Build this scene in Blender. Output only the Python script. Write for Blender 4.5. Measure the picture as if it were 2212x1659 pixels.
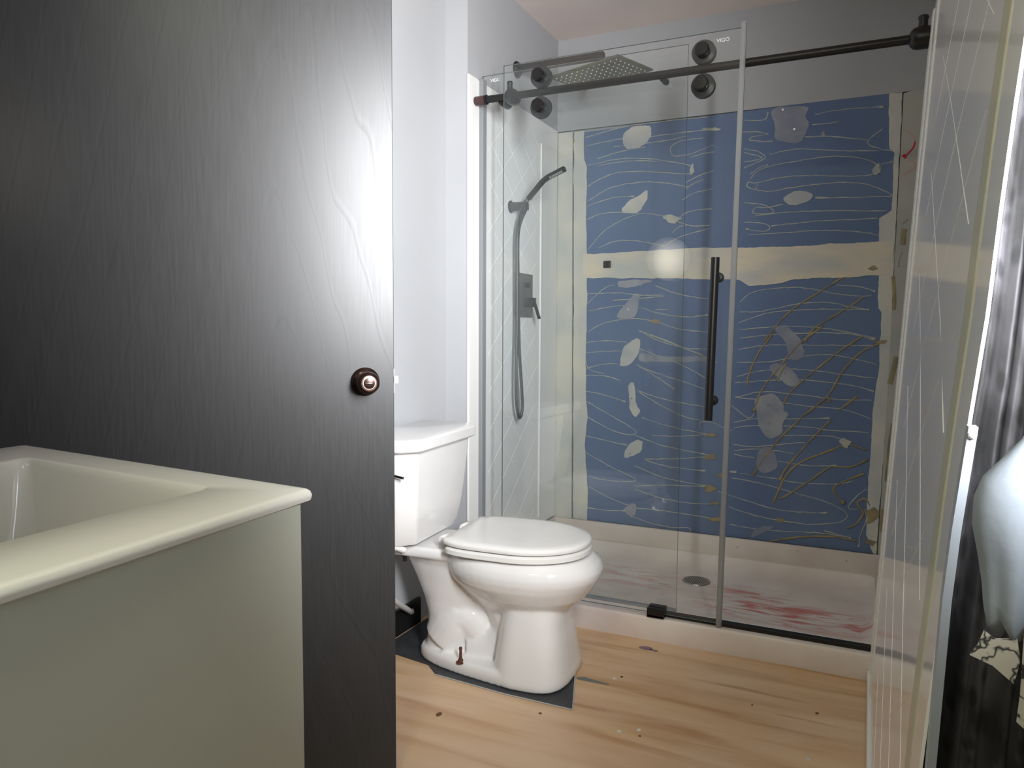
import bpy, bmesh, math, random
from mathutils import Vector, Matrix, noise
random.seed(7)
PI = math.pi
C = bpy.context.scene.collection
for o in list(bpy.data.objects): bpy.data.objects.remove(o)
scn = bpy.context.scene
# ------------------------------------------------------------------ camera
EYE = Vector((0, 0, 1.08)); F = 1613.48
FW = Vector((-0.42574014, 0.90199279, -0.07179374)); RT = Vector((0.90414665, 0.42718789, 0.00541648)); UP = Vector((-0.03555504, 0.06260606, 0.99740479))
cd = bpy.data.cameras.new('camera'); cam = bpy.data.objects.new('camera', cd); C.objects.link(cam)
cd.sensor_width = 36; cd.sensor_fit = 'HORIZONTAL'; cd.lens = F / 2212 * 36; cd.clip_start = 0.02
M = Matrix((RT, UP, -FW)).transposed().to_4x4(); M.translation = EYE
cam.matrix_world = M; scn.camera = cam
# ------------------------------------------------------------------ exposure, world, large lights
scn.view_settings.view_transform = 'Standard'; scn.view_settings.look = 'None'
scn.view_settings.gamma = 1; scn.view_settings.use_curve_mapping = False
scn.view_settings.exposure = 0.12
w = bpy.data.worlds.new('sky'); scn.world = w; w.use_nodes = True
w.node_tree.nodes['Background'].inputs[0].default_value = (0.62, 0.78, 1.0, 1)
w.node_tree.nodes['Background'].inputs[1].default_value = 0.35
def area(name, loc, direction, sx, sy, power, col):
    l = bpy.data.lights.new(name, 'AREA'); l.shape = 'RECTANGLE'; l.size = sx; l.size_y = sy; l.energy = power; l.color = col
    o = bpy.data.objects.new(name, l); C.objects.link(o); o.location = loc
    o.rotation_euler = Vector(direction).to_track_quat('-Z', 'Y').to_euler(); return o
DAY = area('window_daylight', (0.300, 0.535, 1.56), (-0.64, 0.77, -0.04), 0.26, 0.95, 34, (0.97, 0.97, 1.0)); DAY.data.spread = math.radians(94)
FILL = area('ceiling_fill', (-0.42, -0.15, 2.43), (0.0, 0.1, -1), 0.40, 0.10, 14, (0.97, 0.96, 0.70))  # added warm fill for the whole room, no fixture behind it
# ------------------------------------------------------------------ helpers
def ray(x, y): return FW + RT * ((x - 1106) / F) - UP * ((y - 829.5) / F)
def at(x, y, axis, val):                                   # photograph pixel -> point on the plane axis = val
    d = ray(x, y); return EYE + d * ((val - EYE[axis]) / d[axis])
def nodes(name):
    m = bpy.data.materials.new(name); m.use_nodes = True; n = m.node_tree; b = n.nodes['Principled BSDF']; return m, n, b
def N(n, t, **k):
    x = n.nodes.new(t)
    for a, v in k.items(): setattr(x, a, v)
    return x
def mat(name, col, rough=0.5, metal=0, spec=0.5, bump=0, bscale=60, vary=0, vscale=3, col2=None, coat=0, stretch=None, detail=4):
    m, n, b = nodes(name); L = n.links.new
    b.inputs['Base Color'].default_value = (*col, 1); b.inputs['Roughness'].default_value = rough
    b.inputs['Metallic'].default_value = metal; b.inputs['Specular IOR Level'].default_value = spec
    b.inputs['Coat Weight'].default_value = coat; b.inputs['Coat Roughness'].default_value = 0.06
    tc = N(n, 'ShaderNodeTexCoord'); mp = N(n, 'ShaderNodeMapping'); L(tc.outputs['Object'], mp.inputs[0])
    if stretch: mp.inputs['Scale'].default_value = stretch
    if vary or col2:
        t = N(n, 'ShaderNodeTexNoise'); t.inputs['Scale'].default_value = vscale; t.inputs['Detail'].default_value = detail; L(mp.outputs[0], t.inputs[0])
        r = N(n, 'ShaderNodeValToRGB'); c2 = col2 or tuple(c * (1 - vary) for c in col)
        r.color_ramp.elements[0].position = 0.35; r.color_ramp.elements[1].position = 0.65
        r.color_ramp.elements[0].color = (*c2, 1); r.color_ramp.elements[1].color = (*col, 1)
        L(t.outputs[0], r.inputs[0]); L(r.outputs[0], b.inputs['Base Color'])
    if bump:
        t = N(n, 'ShaderNodeTexNoise'); t.inputs['Scale'].default_value = bscale; t.inputs['Detail'].default_value = 3; L(mp.outputs[0], t.inputs[0])
        u = N(n, 'ShaderNodeBump'); u.inputs['Strength'].default_value = bump; u.inputs['Distance'].default_value = 0.002
        L(t.outputs[0], u.inputs['Height']); L(u.outputs[0], b.inputs['Normal'])
    return m
MW = {}
def empty(name, loc=(0, 0, 0), rz=0):
    o = bpy.data.objects.new(name, None); C.objects.link(o); o.location = loc; o.rotation_euler = (0, 0, rz); o.empty_display_size = 0.05
    MW[o.name] = Matrix.Translation(Vector(loc)) @ Matrix.Rotation(rz, 4, 'Z'); return o
def wmat(o):
    m = Matrix()
    while o is not None:
        if o.name in MW: m = MW[o.name] @ m
        o = o.parent
    return m
def obj(name, bm, m, parent=None, local=False, smooth=False, auto=None):
    if parent is not None and not local: bm.transform(wmat(parent).inverted())
    if bm.faces: bmesh.ops.recalc_face_normals(bm, faces=bm.faces)
    me = bpy.data.meshes.new(name); bm.to_mesh(me); bm.free()
    for x in (m if isinstance(m, (list, tuple)) else [m]): me.materials.append(x)
    if smooth or auto:
        for p in me.polygons: p.use_smooth = True
        if auto: me.set_sharp_from_angle(angle=math.radians(auto))
    o = bpy.data.objects.new(name, me); C.objects.link(o); o.parent = parent; return o
def tag(o, label=None, cat=None, group=None, kind=None):
    if label: o['label'] = label
    if cat: o['category'] = cat
    if group: o['group'] = group
    if kind: o['kind'] = kind
    return o
def struct(o, label=None): o['kind'] = 'structure'; return tag(o, label)
def box(bm, a, b, bev=0, seg=2, mi=0):
    a = Vector(a); b = Vector(b); c = (a + b) / 2; s = b - a
    r = bmesh.ops.create_cube(bm, size=1, matrix=Matrix.Translation(c) @ Matrix.Diagonal((abs(s.x), abs(s.y), abs(s.z), 1)))
    fs = set(f for v in r['verts'] for f in v.link_faces)
    for f in fs: f.material_index = mi
    if bev: bmesh.ops.bevel(bm, geom=list(set(e for f in fs for e in f.edges)), offset=bev, segments=seg, affect='EDGES', profile=0.5)
    return bm
def bx(a, b, bev=0, seg=2): return box(bmesh.new(), a, b, bev, seg)
def frame_to(d):
    d = Vector(d).normalized(); u = Vector((0, 0, 1)) if abs(d.z) < 0.95 else Vector((1, 0, 0))
    x = d.cross(u).normalized(); y = d.cross(x).normalized(); return x, y
def tube(bm, pts, r, n=10, cap=True, flat=1.0, nrm=None):
    pts = [Vector(p) for p in pts]; rings = []
    for i, p in enumerate(pts):
        d = pts[min(i + 1, len(pts) - 1)] - pts[max(i - 1, 0)]
        if d.length < 1e-9: d = Vector((0, 0, 1))
        if nrm is not None:
            y = Vector(nrm); x = d.cross(y).normalized()
        else: x, y = frame_to(d)
        if rings and nrm is None:                            # keep the frame from flipping
            px = prevx - d.normalized() * prevx.dot(d.normalized())
            if px.length > 1e-6: x = px.normalized(); y = d.normalized().cross(x)
        prevx = x
        rr = r[i] if isinstance(r, (list, tuple)) else r
        rings.append([bm.verts.new(p + x * (rr * math.cos(2 * PI * k / n)) + y * (rr * flat * math.sin(2 * PI * k / n))) for k in range(n)])
    for a, b in zip(rings, rings[1:]):
        for k in range(n): bm.faces.new((a[k], a[(k + 1) % n], b[(k + 1) % n], b[k]))
    if cap: bm.faces.new(rings[0][::-1]); bm.faces.new(rings[-1])
    return bm
def lathe(bm, origin, axis, prof, n=32):                    # prof: (distance along axis, radius)
    x, y = frame_to(axis); d = Vector(axis).normalized(); o = Vector(origin); rings = []
    for h, r in prof:
        rings.append([bm.verts.new(o + d * h + x * (max(r, 1e-4) * math.cos(2 * PI * k / n)) + y * (max(r, 1e-4) * math.sin(2 * PI * k / n))) for k in range(n)])
    for a, b in zip(rings, rings[1:]):
        for k in range(n): bm.faces.new((a[k], a[(k + 1) % n], b[(k + 1) % n], b[k]))
    bm.faces.new(rings[0][::-1]); bm.faces.new(rings[-1]); return bm
def loft(bm, rings, caps=True):
    R = [[bm.verts.new(p) for p in r] for r in rings]; n = len(R[0])
    for a, b in zip(R, R[1:]):
        for k in range(n): bm.faces.new((a[k], a[(k + 1) % n], b[(k + 1) % n], b[k]))
    if caps: bm.faces.new(R[0][::-1]); bm.faces.new(R[-1])
    return bm
def smoothline(pts, sub=6):
    P = [Vector(p) for p in pts]
    if len(P) < 3: return [P[0].lerp(P[1], t / sub) for t in range(sub + 1)] if len(P) == 2 else P
    out = []
    for i in range(len(P) - 1):
        a = P[max(i - 1, 0)]; b = P[i]; c = P[i + 1]; d = P[min(i + 2, len(P) - 1)]
        for s in range(sub):
            t = s / sub
            out.append(0.5 * ((2 * b) + (c - a) * t + (2 * a - 5 * b + 4 * c - d) * t * t + (3 * b - a - 3 * c + d) * t ** 3))
    out.append(P[-1]); return out
def polyslab(bm, pts, off):                                 # closed outline extruded by the vector off
    lo = [bm.verts.new(p) for p in pts]; hi = [bm.verts.new(Vector(p) + Vector(off)) for p in pts]; n = len(pts)
    bm.faces.new(lo[::-1]); bm.faces.new(hi)
    for k in range(n): bm.faces.new((lo[k], lo[(k + 1) % n], hi[(k + 1) % n], hi[k]))
    return bm
def bake(bm, mods):                                         # evaluates modifiers on a throwaway object
    me = bpy.data.meshes.new('tmp'); bm.to_mesh(me); bm.free(); o = bpy.data.objects.new('tmp', me); C.objects.link(o)
    for t, kw in mods:
        md = o.modifiers.new(t, t)
        for k, v in kw.items(): setattr(md, k, v)
    dg = bpy.context.evaluated_depsgraph_get(); dg.update()
    e = o.evaluated_get(dg); me2 = bpy.data.meshes.new_from_object(e); b2 = bmesh.new(); b2.from_mesh(me2)
    bpy.data.objects.remove(o); bpy.data.meshes.remove(me); bpy.data.meshes.remove(me2); return b2
# ------------------------------------------------------------------ materials
paint = mat('blue_grey_paint', (0.45, 0.46, 0.475), 0.6, bump=0.15, bscale=120, vary=0.04)
ceil_m = mat('ceiling_paint_with_bounce', (0.88, 0.76, 0.70), 0.8, bump=0.2, bscale=90, vary=0.05)  # pink tint is warm bounce light from the floor, put into the colour
black_gloss = mat('black_baseboard_paint', (0.012, 0.012, 0.012), 0.22, bump=0.1, bscale=30)
porcelain = mat('white_porcelain', (0.80, 0.79, 0.78), 0.09, spec=0.6, vary=0.03, vscale=8)
seatm = mat('white_seat_plastic', (0.78, 0.77, 0.75), 0.2, vary=0.03, vscale=10)
matblack = mat('matte_black_metal', (0.014, 0.013, 0.013), 0.34, metal=0.3)
satinblack = mat('satin_black_metal', (0.03, 0.032, 0.033), 0.25, metal=0.5)
chrome = mat('chrome', (0.8, 0.8, 0.8), 0.1, metal=1)
steel = mat('brushed_steel', (0.33, 0.34, 0.34), 0.35, metal=0.9, bump=0.2, bscale=200)
bronze = mat('oil_rubbed_bronze', (0.055, 0.032, 0.026), 0.24, metal=0.85)
rosebronze = mat('worn_bronze_highlight', (0.52, 0.38, 0.33), 0.25, metal=0.9)
redcap = mat('reddish_brown_plastic', (0.055, 0.022, 0.022), 0.45)
acrylic = mat('white_acrylic_surround', (0.88, 0.88, 0.87), 0.12, vary=0.02)
ribm = mat('acrylic_embossed_line', (0.92, 0.92, 0.92), 0.25)
trimw = mat('white_edge_trim', (0.86, 0.86, 0.84), 0.3, vary=0.04)
rust = mat('rusted_steel', (0.13, 0.045, 0.025), 0.85, bump=0.8, bscale=300, vary=0.5, vscale=80)
whiteplastic = mat('white_plastic', (0.8, 0.79, 0.77), 0.35)
vinyl = mat('dark_grey_vinyl', (0.045, 0.05, 0.055), 0.45, bump=0.4, bscale=60, vary=0.4, vscale=14)
vinyl_edge = mat('pale_torn_vinyl_edge', (0.42, 0.44, 0.44), 0.7)
compound = mat('joint_compound', (0.72, 0.69, 0.60), 0.85, bump=0.3, bscale=40, col2=(0.55, 0.57, 0.56), vscale=5)
compound_band = mat('joint_compound_sanded', (0.78, 0.70, 0.55), 0.85, bump=0.25, bscale=40, col2=(0.60, 0.60, 0.56), vscale=4, stretch=(1, 1, 3))
patchm = mat('thin_compound_patch', (0.38, 0.40, 0.44), 0.85, bump=0.3, bscale=50, col2=(0.25, 0.28, 0.36), vscale=9)
patchw = mat('white_compound_patch', (0.66, 0.64, 0.58), 0.85, bump=0.3, bscale=50, col2=(0.46, 0.48, 0.50), vscale=9)
bluebd = mat('blue_wallboard_paper', (0.145, 0.210, 0.350), 0.75, bump=0.2, bscale=80, col2=(0.125, 0.185, 0.335), vscale=3)
glue = mat('dried_pale_adhesive', (0.56, 0.55, 0.47), 0.6, col2=(0.36, 0.40, 0.40), vscale=25)
glueb = mat('dried_brown_adhesive', (0.38, 0.30, 0.15), 0.6, col2=(0.22, 0.20, 0.15), vscale=16)
redm = mat('red_crayon', (0.55, 0.03, 0.05), 0.7)
redfaint = mat('faint_red_smear', (0.55, 0.36, 0.30), 0.8)
flange = mat('grey_wallboard_strip', (0.50, 0.49, 0.44), 0.8, bump=0.3, bscale=50, col2=(0.42, 0.43, 0.40), vscale=6)

def door_material():
    m, n, b = nodes('black_wood_veneer'); L = n.links.new
    def mth(op, a, c=None, d=None):
        x = N(n, 'ShaderNodeMath', operation=op)
        for k, v in enumerate((a, c, d)):
            if v is None: continue
            if isinstance(v, (int, float)): x.inputs[k].default_value = v
            else: L(v, x.inputs[k])
        return x.outputs[0]
    tc = N(n, 'ShaderNodeTexCoord'); sp = N(n, 'ShaderNodeSeparateXYZ'); L(tc.outputs['Object'], sp.inputs[0])
    mp = N(n, 'ShaderNodeMapping'); L(tc.outputs['Object'], mp.inputs[0]); mp.inputs['Scale'].default_value = (1, 1, 0.25)
    big = N(n, 'ShaderNodeTexNoise'); big.inputs['Scale'].default_value = 5; big.inputs['Detail'].default_value = 2.5; L(mp.outputs[0], big.inputs[0])
    nz = mth('SUBTRACT', big.outputs[0], 0.5)
    dx = mth('ADD', mth('SUBTRACT', sp.outputs[0], 0.545), mth('MULTIPLY', nz, 0.12)); hyp = mth('SQRT', mth('ADD', mth('MULTIPLY', dx, dx), 0.0006))
    f = mth('ADD', mth('MULTIPLY', sp.outputs[2], 3.4), mth('MULTIPLY', hyp, 15.0)); f = mth('ADD', f, mth('MULTIPLY', nz, 1.0))
    fr = mth('FRACT', f)
    rr = N(n, 'ShaderNodeValToRGB'); e = rr.color_ramp.elements; e[0].position = 0; e[0].color = (0, 0, 0, 1); e[1].position = 0.10; e[1].color = (1, 1, 1, 1); x = e.new(0.16); x.color = (0.55, 0.55, 0.55, 1); x = e.new(0.9); x.color = (0.8, 0.8, 0.8, 1); L(fr, rr.inputs[0])
    mp2 = N(n, 'ShaderNodeMapping'); L(tc.outputs['Object'], mp2.inputs[0]); mp2.inputs['Scale'].default_value = (1, 1, 0.045)
    fine = N(n, 'ShaderNodeTexNoise'); fine.inputs['Scale'].default_value = 210; fine.inputs['Detail'].default_value = 4; L(mp2.outputs[0], fine.inputs[0])
    h = mth('ADD', mth('MULTIPLY', rr.outputs[0], 0.25), mth('MULTIPLY', fine.outputs[0], 0.45))
    u = N(n, 'ShaderNodeBump'); u.inputs['Strength'].default_value = 0.10; u.inputs['Distance'].default_value = 0.0005; L(h, u.inputs['Height']); L(u.outputs[0], b.inputs['Normal'])
    ro = mth('ADD', mth('MULTIPLY', fine.outputs[0], 0.07), mth('MULTIPLY', rr.outputs[0], -0.035)); ro = mth('ADD', ro, 0.38); L(ro, b.inputs['Roughness'])
    cr = N(n, 'ShaderNodeValToRGB'); e = cr.color_ramp.elements; e[0].position = 0.15; e[0].color = (0.017, 0.017, 0.018, 1); e[1].position = 1.0; e[1].color = (0.038, 0.038, 0.039, 1)
    L(mth('ADD', mth('MULTIPLY', rr.outputs[0], 0.35), mth('MULTIPLY', fine.outputs[0], 0.75)), cr.inputs[0]); L(cr.outputs[0], b.inputs['Base Color'])
    b.inputs['Specular IOR Level'].default_value = 0.5
    return m
doorm = door_material()

def wood_floor():
    m, n, b = nodes('bare_plywood'); L = n.links.new
    tc = N(n, 'ShaderNodeTexCoord'); mp = N(n, 'ShaderNodeMapping'); L(tc.outputs['Object'], mp.inputs[0]); mp.inputs['Scale'].default_value = (0.35, 3.2, 1); mp.inputs['Rotation'].default_value = (0, 0, 0.02)
    t = N(n, 'ShaderNodeTexNoise'); t.inputs['Scale'].default_value = 5; t.inputs['Detail'].default_value = 6; t.inputs['Distortion'].default_value = 0.6; L(mp.outputs[0], t.inputs[0])
    r = N(n, 'ShaderNodeValToRGB'); e = r.color_ramp.elements
    e[0].position = 0.3; e[0].color = (0.48, 0.27, 0.12, 1); e[1].position = 0.72; e[1].color = (0.70, 0.50, 0.31, 1); x = e.new(0.5); x.color = (0.62, 0.41, 0.23, 1); L(t.outputs[0], r.inputs[0])
    t2 = N(n, 'ShaderNodeTexNoise'); t2.inputs['Scale'].default_value = 2.2; t2.inputs['Detail'].default_value = 3; L(tc.outputs['Object'], t2.inputs[0])
    r2 = N(n, 'ShaderNodeValToRGB'); e = r2.color_ramp.elements; e[0].position = 0.38; e[0].color = (0, 0, 0, 1); e[1].position = 0.66; e[1].color = (1, 1, 1, 1); L(t2.outputs[0], r2.inputs[0])
    mx = N(n, 'ShaderNodeMix', data_type='RGBA'); mx.blend_type = 'MIX'; mx.inputs[7].default_value = (0.68, 0.50, 0.38, 1); L(r.outputs[0], mx.inputs[6])
    h = N(n, 'ShaderNodeMath', operation='MULTIPLY'); h.inputs[1].default_value = 0.55; L(r2.outputs[0], h.inputs[0]); L(h.outputs[0], mx.inputs[0])
    # dark stripes of grain
    mp3 = N(n, 'ShaderNodeMapping'); L(tc.outputs['Object'], mp3.inputs[0]); mp3.inputs['Scale'].default_value = (0.5, 9, 1); mp3.inputs['Location'].default_value = (2.2, 0.4, 0)
    t3 = N(n, 'ShaderNodeTexNoise'); t3.inputs['Scale'].default_value = 3.6; t3.inputs['Detail'].default_value = 5; L(mp3.outputs[0], t3.inputs[0])
    r3 = N(n, 'ShaderNodeValToRGB'); e = r3.color_ramp.elements; e[0].position = 0.63; e[0].color = (0, 0, 0, 1); e[1].position = 0.70; e[1].color = (1, 1, 1, 1); L(t3.outputs[0], r3.inputs[0])
    mx2 = N(n, 'ShaderNodeMix', data_type='RGBA'); mx2.inputs[7].default_value = (0.32, 0.15, 0.08, 1); L(mx.outputs[2], mx2.inputs[6])
    h2 = N(n, 'ShaderNodeMath', operation='MULTIPLY'); h2.inputs[1].default_value = 0.45; L(r3.outputs[0], h2.inputs[0]); L(h2.outputs[0], mx2.inputs[0])
    L(mx2.outputs[2], b.inputs['Base Color']); b.inputs['Roughness'].default_value = 0.5
    u = N(n, 'ShaderNodeBump'); u.inputs['Strength'].default_value = 0.25; u.inputs['Distance'].default_value = 0.002; L(t3.outputs[0], u.inputs['Height']); L(u.outputs[0], b.inputs['Normal'])
    return m
floorm = wood_floor()

def pan_material():
    m, n, b = nodes('stained_white_shower_pan'); L = n.links.new
    tc = N(n, 'ShaderNodeTexCoord')
    t = N(n, 'ShaderNodeTexNoise'); t.inputs['Scale'].default_value = 3.5; t.inputs['Detail'].default_value = 6; L(tc.outputs['Object'], t.inputs[0])
    r = N(n, 'ShaderNodeValToRGB'); e = r.color_ramp.elements; e[0].position = 0.35; e[0].color = (0.70, 0.60, 0.54, 1); e[1].position = 0.62; e[1].color = (0.82, 0.75, 0.69, 1); L(t.outputs[0], r.inputs[0])
    # red rubbed-in streaks in three spots on the pan floor
    base = r.outputs[0]
    mp = N(n, 'ShaderNodeMapping'); L(tc.outputs['Object'], mp.inputs[0]); mp.inputs['Scale'].default_value = (1.5, 6, 1); mp.inputs['Rotation'].default_value = (0, 0, -0.15)
    s = N(n, 'ShaderNodeTexNoise'); s.inputs['Scale'].default_value = 4.5; s.inputs['Detail'].default_value = 8; s.inputs['Distortion'].default_value = 0.8; L(mp.outputs[0], s.inputs[0])
    sr = N(n, 'ShaderNodeValToRGB'); e = sr.color_ramp.elements; e[0].position = 0.47; e[0].color = (0, 0, 0, 1); e[1].position = 0.62; e[1].color = (1, 1, 1, 1); L(s.outputs[0], sr.inputs[0])
    acc = None
    for (cx, cy, rx, ry, a) in ((-0.20, 2.88, 0.40, 0.15, 1.0), (-0.02, 2.84, 0.20, 0.10, 0.9), (-0.88, 3.05, 0.34, 0.16, 0.5), (-0.36, 3.02, 0.22, 0.13, 0.8)):
        mm = N(n, 'ShaderNodeMapping', vector_type='TEXTURE'); L(tc.outputs['Object'], mm.inputs[0]); mm.inputs['Location'].default_value = (cx + 0.62, cy - 2.95, 0.03); mm.inputs['Scale'].default_value = (rx, ry, 0.2)
        ln = N(n, 'ShaderNodeVectorMath', operation='LENGTH'); L(mm.outputs[0], ln.inputs[0])
        mr = N(n, 'ShaderNodeMapRange'); mr.inputs[1].default_value = 1.1; mr.inputs[2].default_value = 0.5; mr.inputs[3].default_value = 0; mr.inputs[4].default_value = a; L(ln.outputs['Value'], mr.inputs[0])
        if acc is None: acc = mr.outputs[0]
        else:
            q = N(n, 'ShaderNodeMath', operation='MAXIMUM'); L(acc, q.inputs[0]); L(mr.outputs[0], q.inputs[1]); acc = q.outputs[0]
    q = N(n, 'ShaderNodeMath', operation='MULTIPLY'); L(acc, q.inputs[0]); L(sr.outputs[0], q.inputs[1])
    mx = N(n, 'ShaderNodeMix', data_type='RGBA'); mx.inputs[7].default_value = (0.62, 0.20, 0.18, 1); L(base, mx.inputs[6]); L(q.outputs[0], mx.inputs[0])
    # scattered dark specks
    v = N(n, 'ShaderNodeTexVoronoi'); v.inputs['Scale'].default_value = 13; L(tc.outputs['Object'], v.inputs[0])
    vr = N(n, 'ShaderNodeValToRGB'); e = vr.color_ramp.elements; e[0].position = 0.03; e[0].color = (1, 1, 1, 1); e[1].position = 0.07; e[1].color = (0, 0, 0, 1); L(v.outputs['Distance'], vr.inputs[0])
    g = N(n, 'ShaderNodeMath', operation='MULTIPLY'); g.inputs[1].default_value = 0.5; L(vr.outputs[0], g.inputs[0])
    m3 = N(n, 'ShaderNodeMix', data_type='RGBA'); m3.inputs[7].default_value = (0.2, 0.14, 0.1, 1); L(mx.outputs[2], m3.inputs[6]); L(g.outputs[0], m3.inputs[0])
    L(m3.outputs[2], b.inputs['Base Color']); b.inputs['Roughness'].default_value = 0.45
    return m
panm = pan_material()

def glass_material(name, tint, haze=0.02):
    m = bpy.data.materials.new(name); m.use_nodes = True; n = m.node_tree; n.nodes.clear(); L = n.links.new
    out = N(n, 'ShaderNodeOutputMaterial'); tr = N(n, 'ShaderNodeBsdfTransparent'); tr.inputs[0].default_value = (*tint, 1)
    gl = N(n, 'ShaderNodeBsdfGlossy'); gl.inputs['Roughness'].default_value = 0.015
    fr = N(n, 'ShaderNodeFresnel'); fr.inputs[0].default_value = 1.5
    geo = N(n, 'ShaderNodeNewGeometry'); inv = N(n, 'ShaderNodeMath', operation='SUBTRACT'); inv.inputs[0].default_value = 1; L(geo.outputs['Backfacing'], inv.inputs[1])
    mul = N(n, 'ShaderNodeMath', operation='MULTIPLY'); L(fr.outputs[0], mul.inputs[0]); L(inv.outputs[0], mul.inputs[1])
    mul2 = N(n, 'ShaderNodeMath', operation='MULTIPLY'); L(mul.outputs[0], mul2.inputs[0]); mul2.inputs[1].default_value = 1.55
    mx = N(n, 'ShaderNodeMixShader'); L(mul2.outputs[0], mx.inputs[0]); L(tr.outputs[0], mx.inputs[1]); L(gl.outputs[0], mx.inputs[2])
    df = N(n, 'ShaderNodeBsdfDiffuse'); df.inputs[0].default_value = (0.8, 0.88, 0.86, 1)
    tcn = N(n, 'ShaderNodeTexCoord'); tx = N(n, 'ShaderNodeTexNoise'); tx.inputs['Scale'].default_value = 2.5; L(tcn.outputs['Object'], tx.inputs[0])
    mr = N(n, 'ShaderNodeMapRange'); mr.inputs[1].default_value = 0.3; mr.inputs[2].default_value = 0.7; mr.inputs[3].default_value = haze * 0.4; mr.inputs[4].default_value = haze; L(tx.outputs[0], mr.inputs[0])
    m2 = N(n, 'ShaderNodeMixShader'); L(mr.outputs[0], m2.inputs[0]); L(mx.outputs[0], m2.inputs[1]); L(df.outputs[0], m2.inputs[2]); L(m2.outputs[0], out.inputs[0])
    return m
glassm = glass_material('clear_shower_glass', (0.988, 0.996, 0.993), 0.010)
winglass = glass_material('window_glass', (0.97, 0.99, 0.98), 0.0)
glassedge = mat('dark_green_glass_edge', (0.10, 0.14, 0.13), 0.2)
glassedge2 = mat('pale_glass_edge', (0.5, 0.56, 0.56), 0.3)
sealm = mat('translucent_door_seal', (0.45, 0.47, 0.48), 0.3)
sealm.node_tree.nodes['Principled BSDF'].inputs['Transmission Weight'].default_value = 0.5
etched = mat('etched_white_lettering', (0.85, 0.87, 0.86), 0.6)

def fabric_material():
    m, n, b = nodes('black_and_grey_marbled_cloth'); L = n.links.new
    tc = N(n, 'ShaderNodeTexCoord'); mp = N(n, 'ShaderNodeMapping'); L(tc.outputs['Object'], mp.inputs[0]); mp.inputs['Scale'].default_value = (15, 1.5, 4.5)
    ds = N(n, 'ShaderNodeTexNoise'); ds.inputs['Scale'].default_value = 1.4; L(mp.outputs[0], ds.inputs[0])
    ms = N(n, 'ShaderNodeMix', data_type='VECTOR'); ms.inputs[0].default_value = 0.25; L(mp.outputs[0], ms.inputs[4]); L(ds.outputs['Color'], ms.inputs[5])
    v = N(n, 'ShaderNodeTexVoronoi'); v.inputs['Scale'].default_value = 9; v.feature = 'F1'; L(ms.outputs[1], v.inputs[0])
    t = N(n, 'ShaderNodeTexNoise'); t.inputs['Scale'].default_value = 2.2; t.inputs['Detail'].default_value = 5; L(mp.outputs[0], t.inputs[0])
    r = N(n, 'ShaderNodeValToRGB'); e = r.color_ramp.elements; e[0].position = 0.25; e[0].color = (0.008, 0.008, 0.01, 1); e[1].position = 0.45; e[1].color = (0.038, 0.037, 0.042, 1); L(v.outputs['Distance'], r.inputs[0])
    r2 = N(n, 'ShaderNodeValToRGB'); e = r2.color_ramp.elements; e[0].position = 0.42; e[0].color = (0.10, 0.10, 0.10, 1); e[1].position = 0.6; e[1].color = (1, 1, 1, 1); L(t.outputs[0], r2.inputs[0])
    mx = N(n, 'ShaderNodeMix', data_type='RGBA'); mx.blend_type = 'MULTIPLY'; mx.inputs[0].default_value = 1; L(r.outputs[0], mx.inputs[6]); L(r2.outputs[0], mx.inputs[7])
    L(mx.outputs[2], b.inputs['Base Color']); b.inputs['Roughness'].default_value = 0.8
    return m
curtm = fabric_material()
lining = mat('pale_blue_grey_cloth', (0.27, 0.31, 0.36), 0.8, bump=0.3, bscale=60, vary=0.08, vscale=12)
def cracked():
    m, n, b = nodes('cream_marbled_cloth'); L = n.links.new
    tc = N(n, 'ShaderNodeTexCoord'); t = N(n, 'ShaderNodeTexNoise'); t.inputs['Scale'].default_value = 32; t.inputs['Detail'].default_value = 3; L(tc.outputs['Object'], t.inputs[0])
    s = N(n, 'ShaderNodeMath', operation='SUBTRACT'); s.inputs[1].default_value = 0.5; L(t.outputs[0], s.inputs[0]); a = N(n, 'ShaderNodeMath', operation='ABSOLUTE'); L(s.outputs[0], a.inputs[0])
    r = N(n, 'ShaderNodeValToRGB'); e = r.color_ramp.elements; e[0].position = 0.004; e[0].color = (0.03, 0.03, 0.03, 1); e[1].position = 0.022; e[1].color = (0.50, 0.48, 0.42, 1); L(a.outputs[0], r.inputs[0]); L(r.outputs[0], b.inputs['Base Color']); b.inputs['Roughness'].default_value = 0.7
    return m
flapm = cracked()

# ------------------------------------------------------------------ the room
XL, XW, YF, YB, ZC = -1.372, -1.466, 2.505, 3.405, 2.453
def xr(z): return 0.047 + 0.0474 * z                        # face of the right surround, slightly out of plumb
def xr2(z): return 0.103 + 0.0402 * z
floor = struct(obj('floor', bx((-2.6, -0.9, -0.08), (1.2, 3.6, -0.012)), floorm), 'bare tan plywood subfloor')
obj('plywood_sheet', bx((-1.466, -0.6, -0.0115), (0.30, 2.4135, 0.0)), floorm, floor)
obj('plywood_sheet', bx((-1.466, 2.4150, -0.0115), (0.30, 3.40, 0.0)), floorm, floor)
for (u, v) in ((1380, 1577), (1337, 1580), (1327, 1466), (1745, 1300 + 340)):
    p = at(u, v, 2, 0); b = bmesh.new(); lathe(b, (p.x, p.y, 0.0), (0, 0, 1), ((0, 0.006), (0.0012, 0.0055), (0.0012, 0.002), (0.0006, 0.001)), 12); obj('screw_head', b, compound, floor)
stain = mat('dark_floor_stain', (0.13, 0.06, 0.03), 0.6); purple = mat('purple_floor_stain', (0.20, 0.13, 0.17), 0.55)
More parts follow.
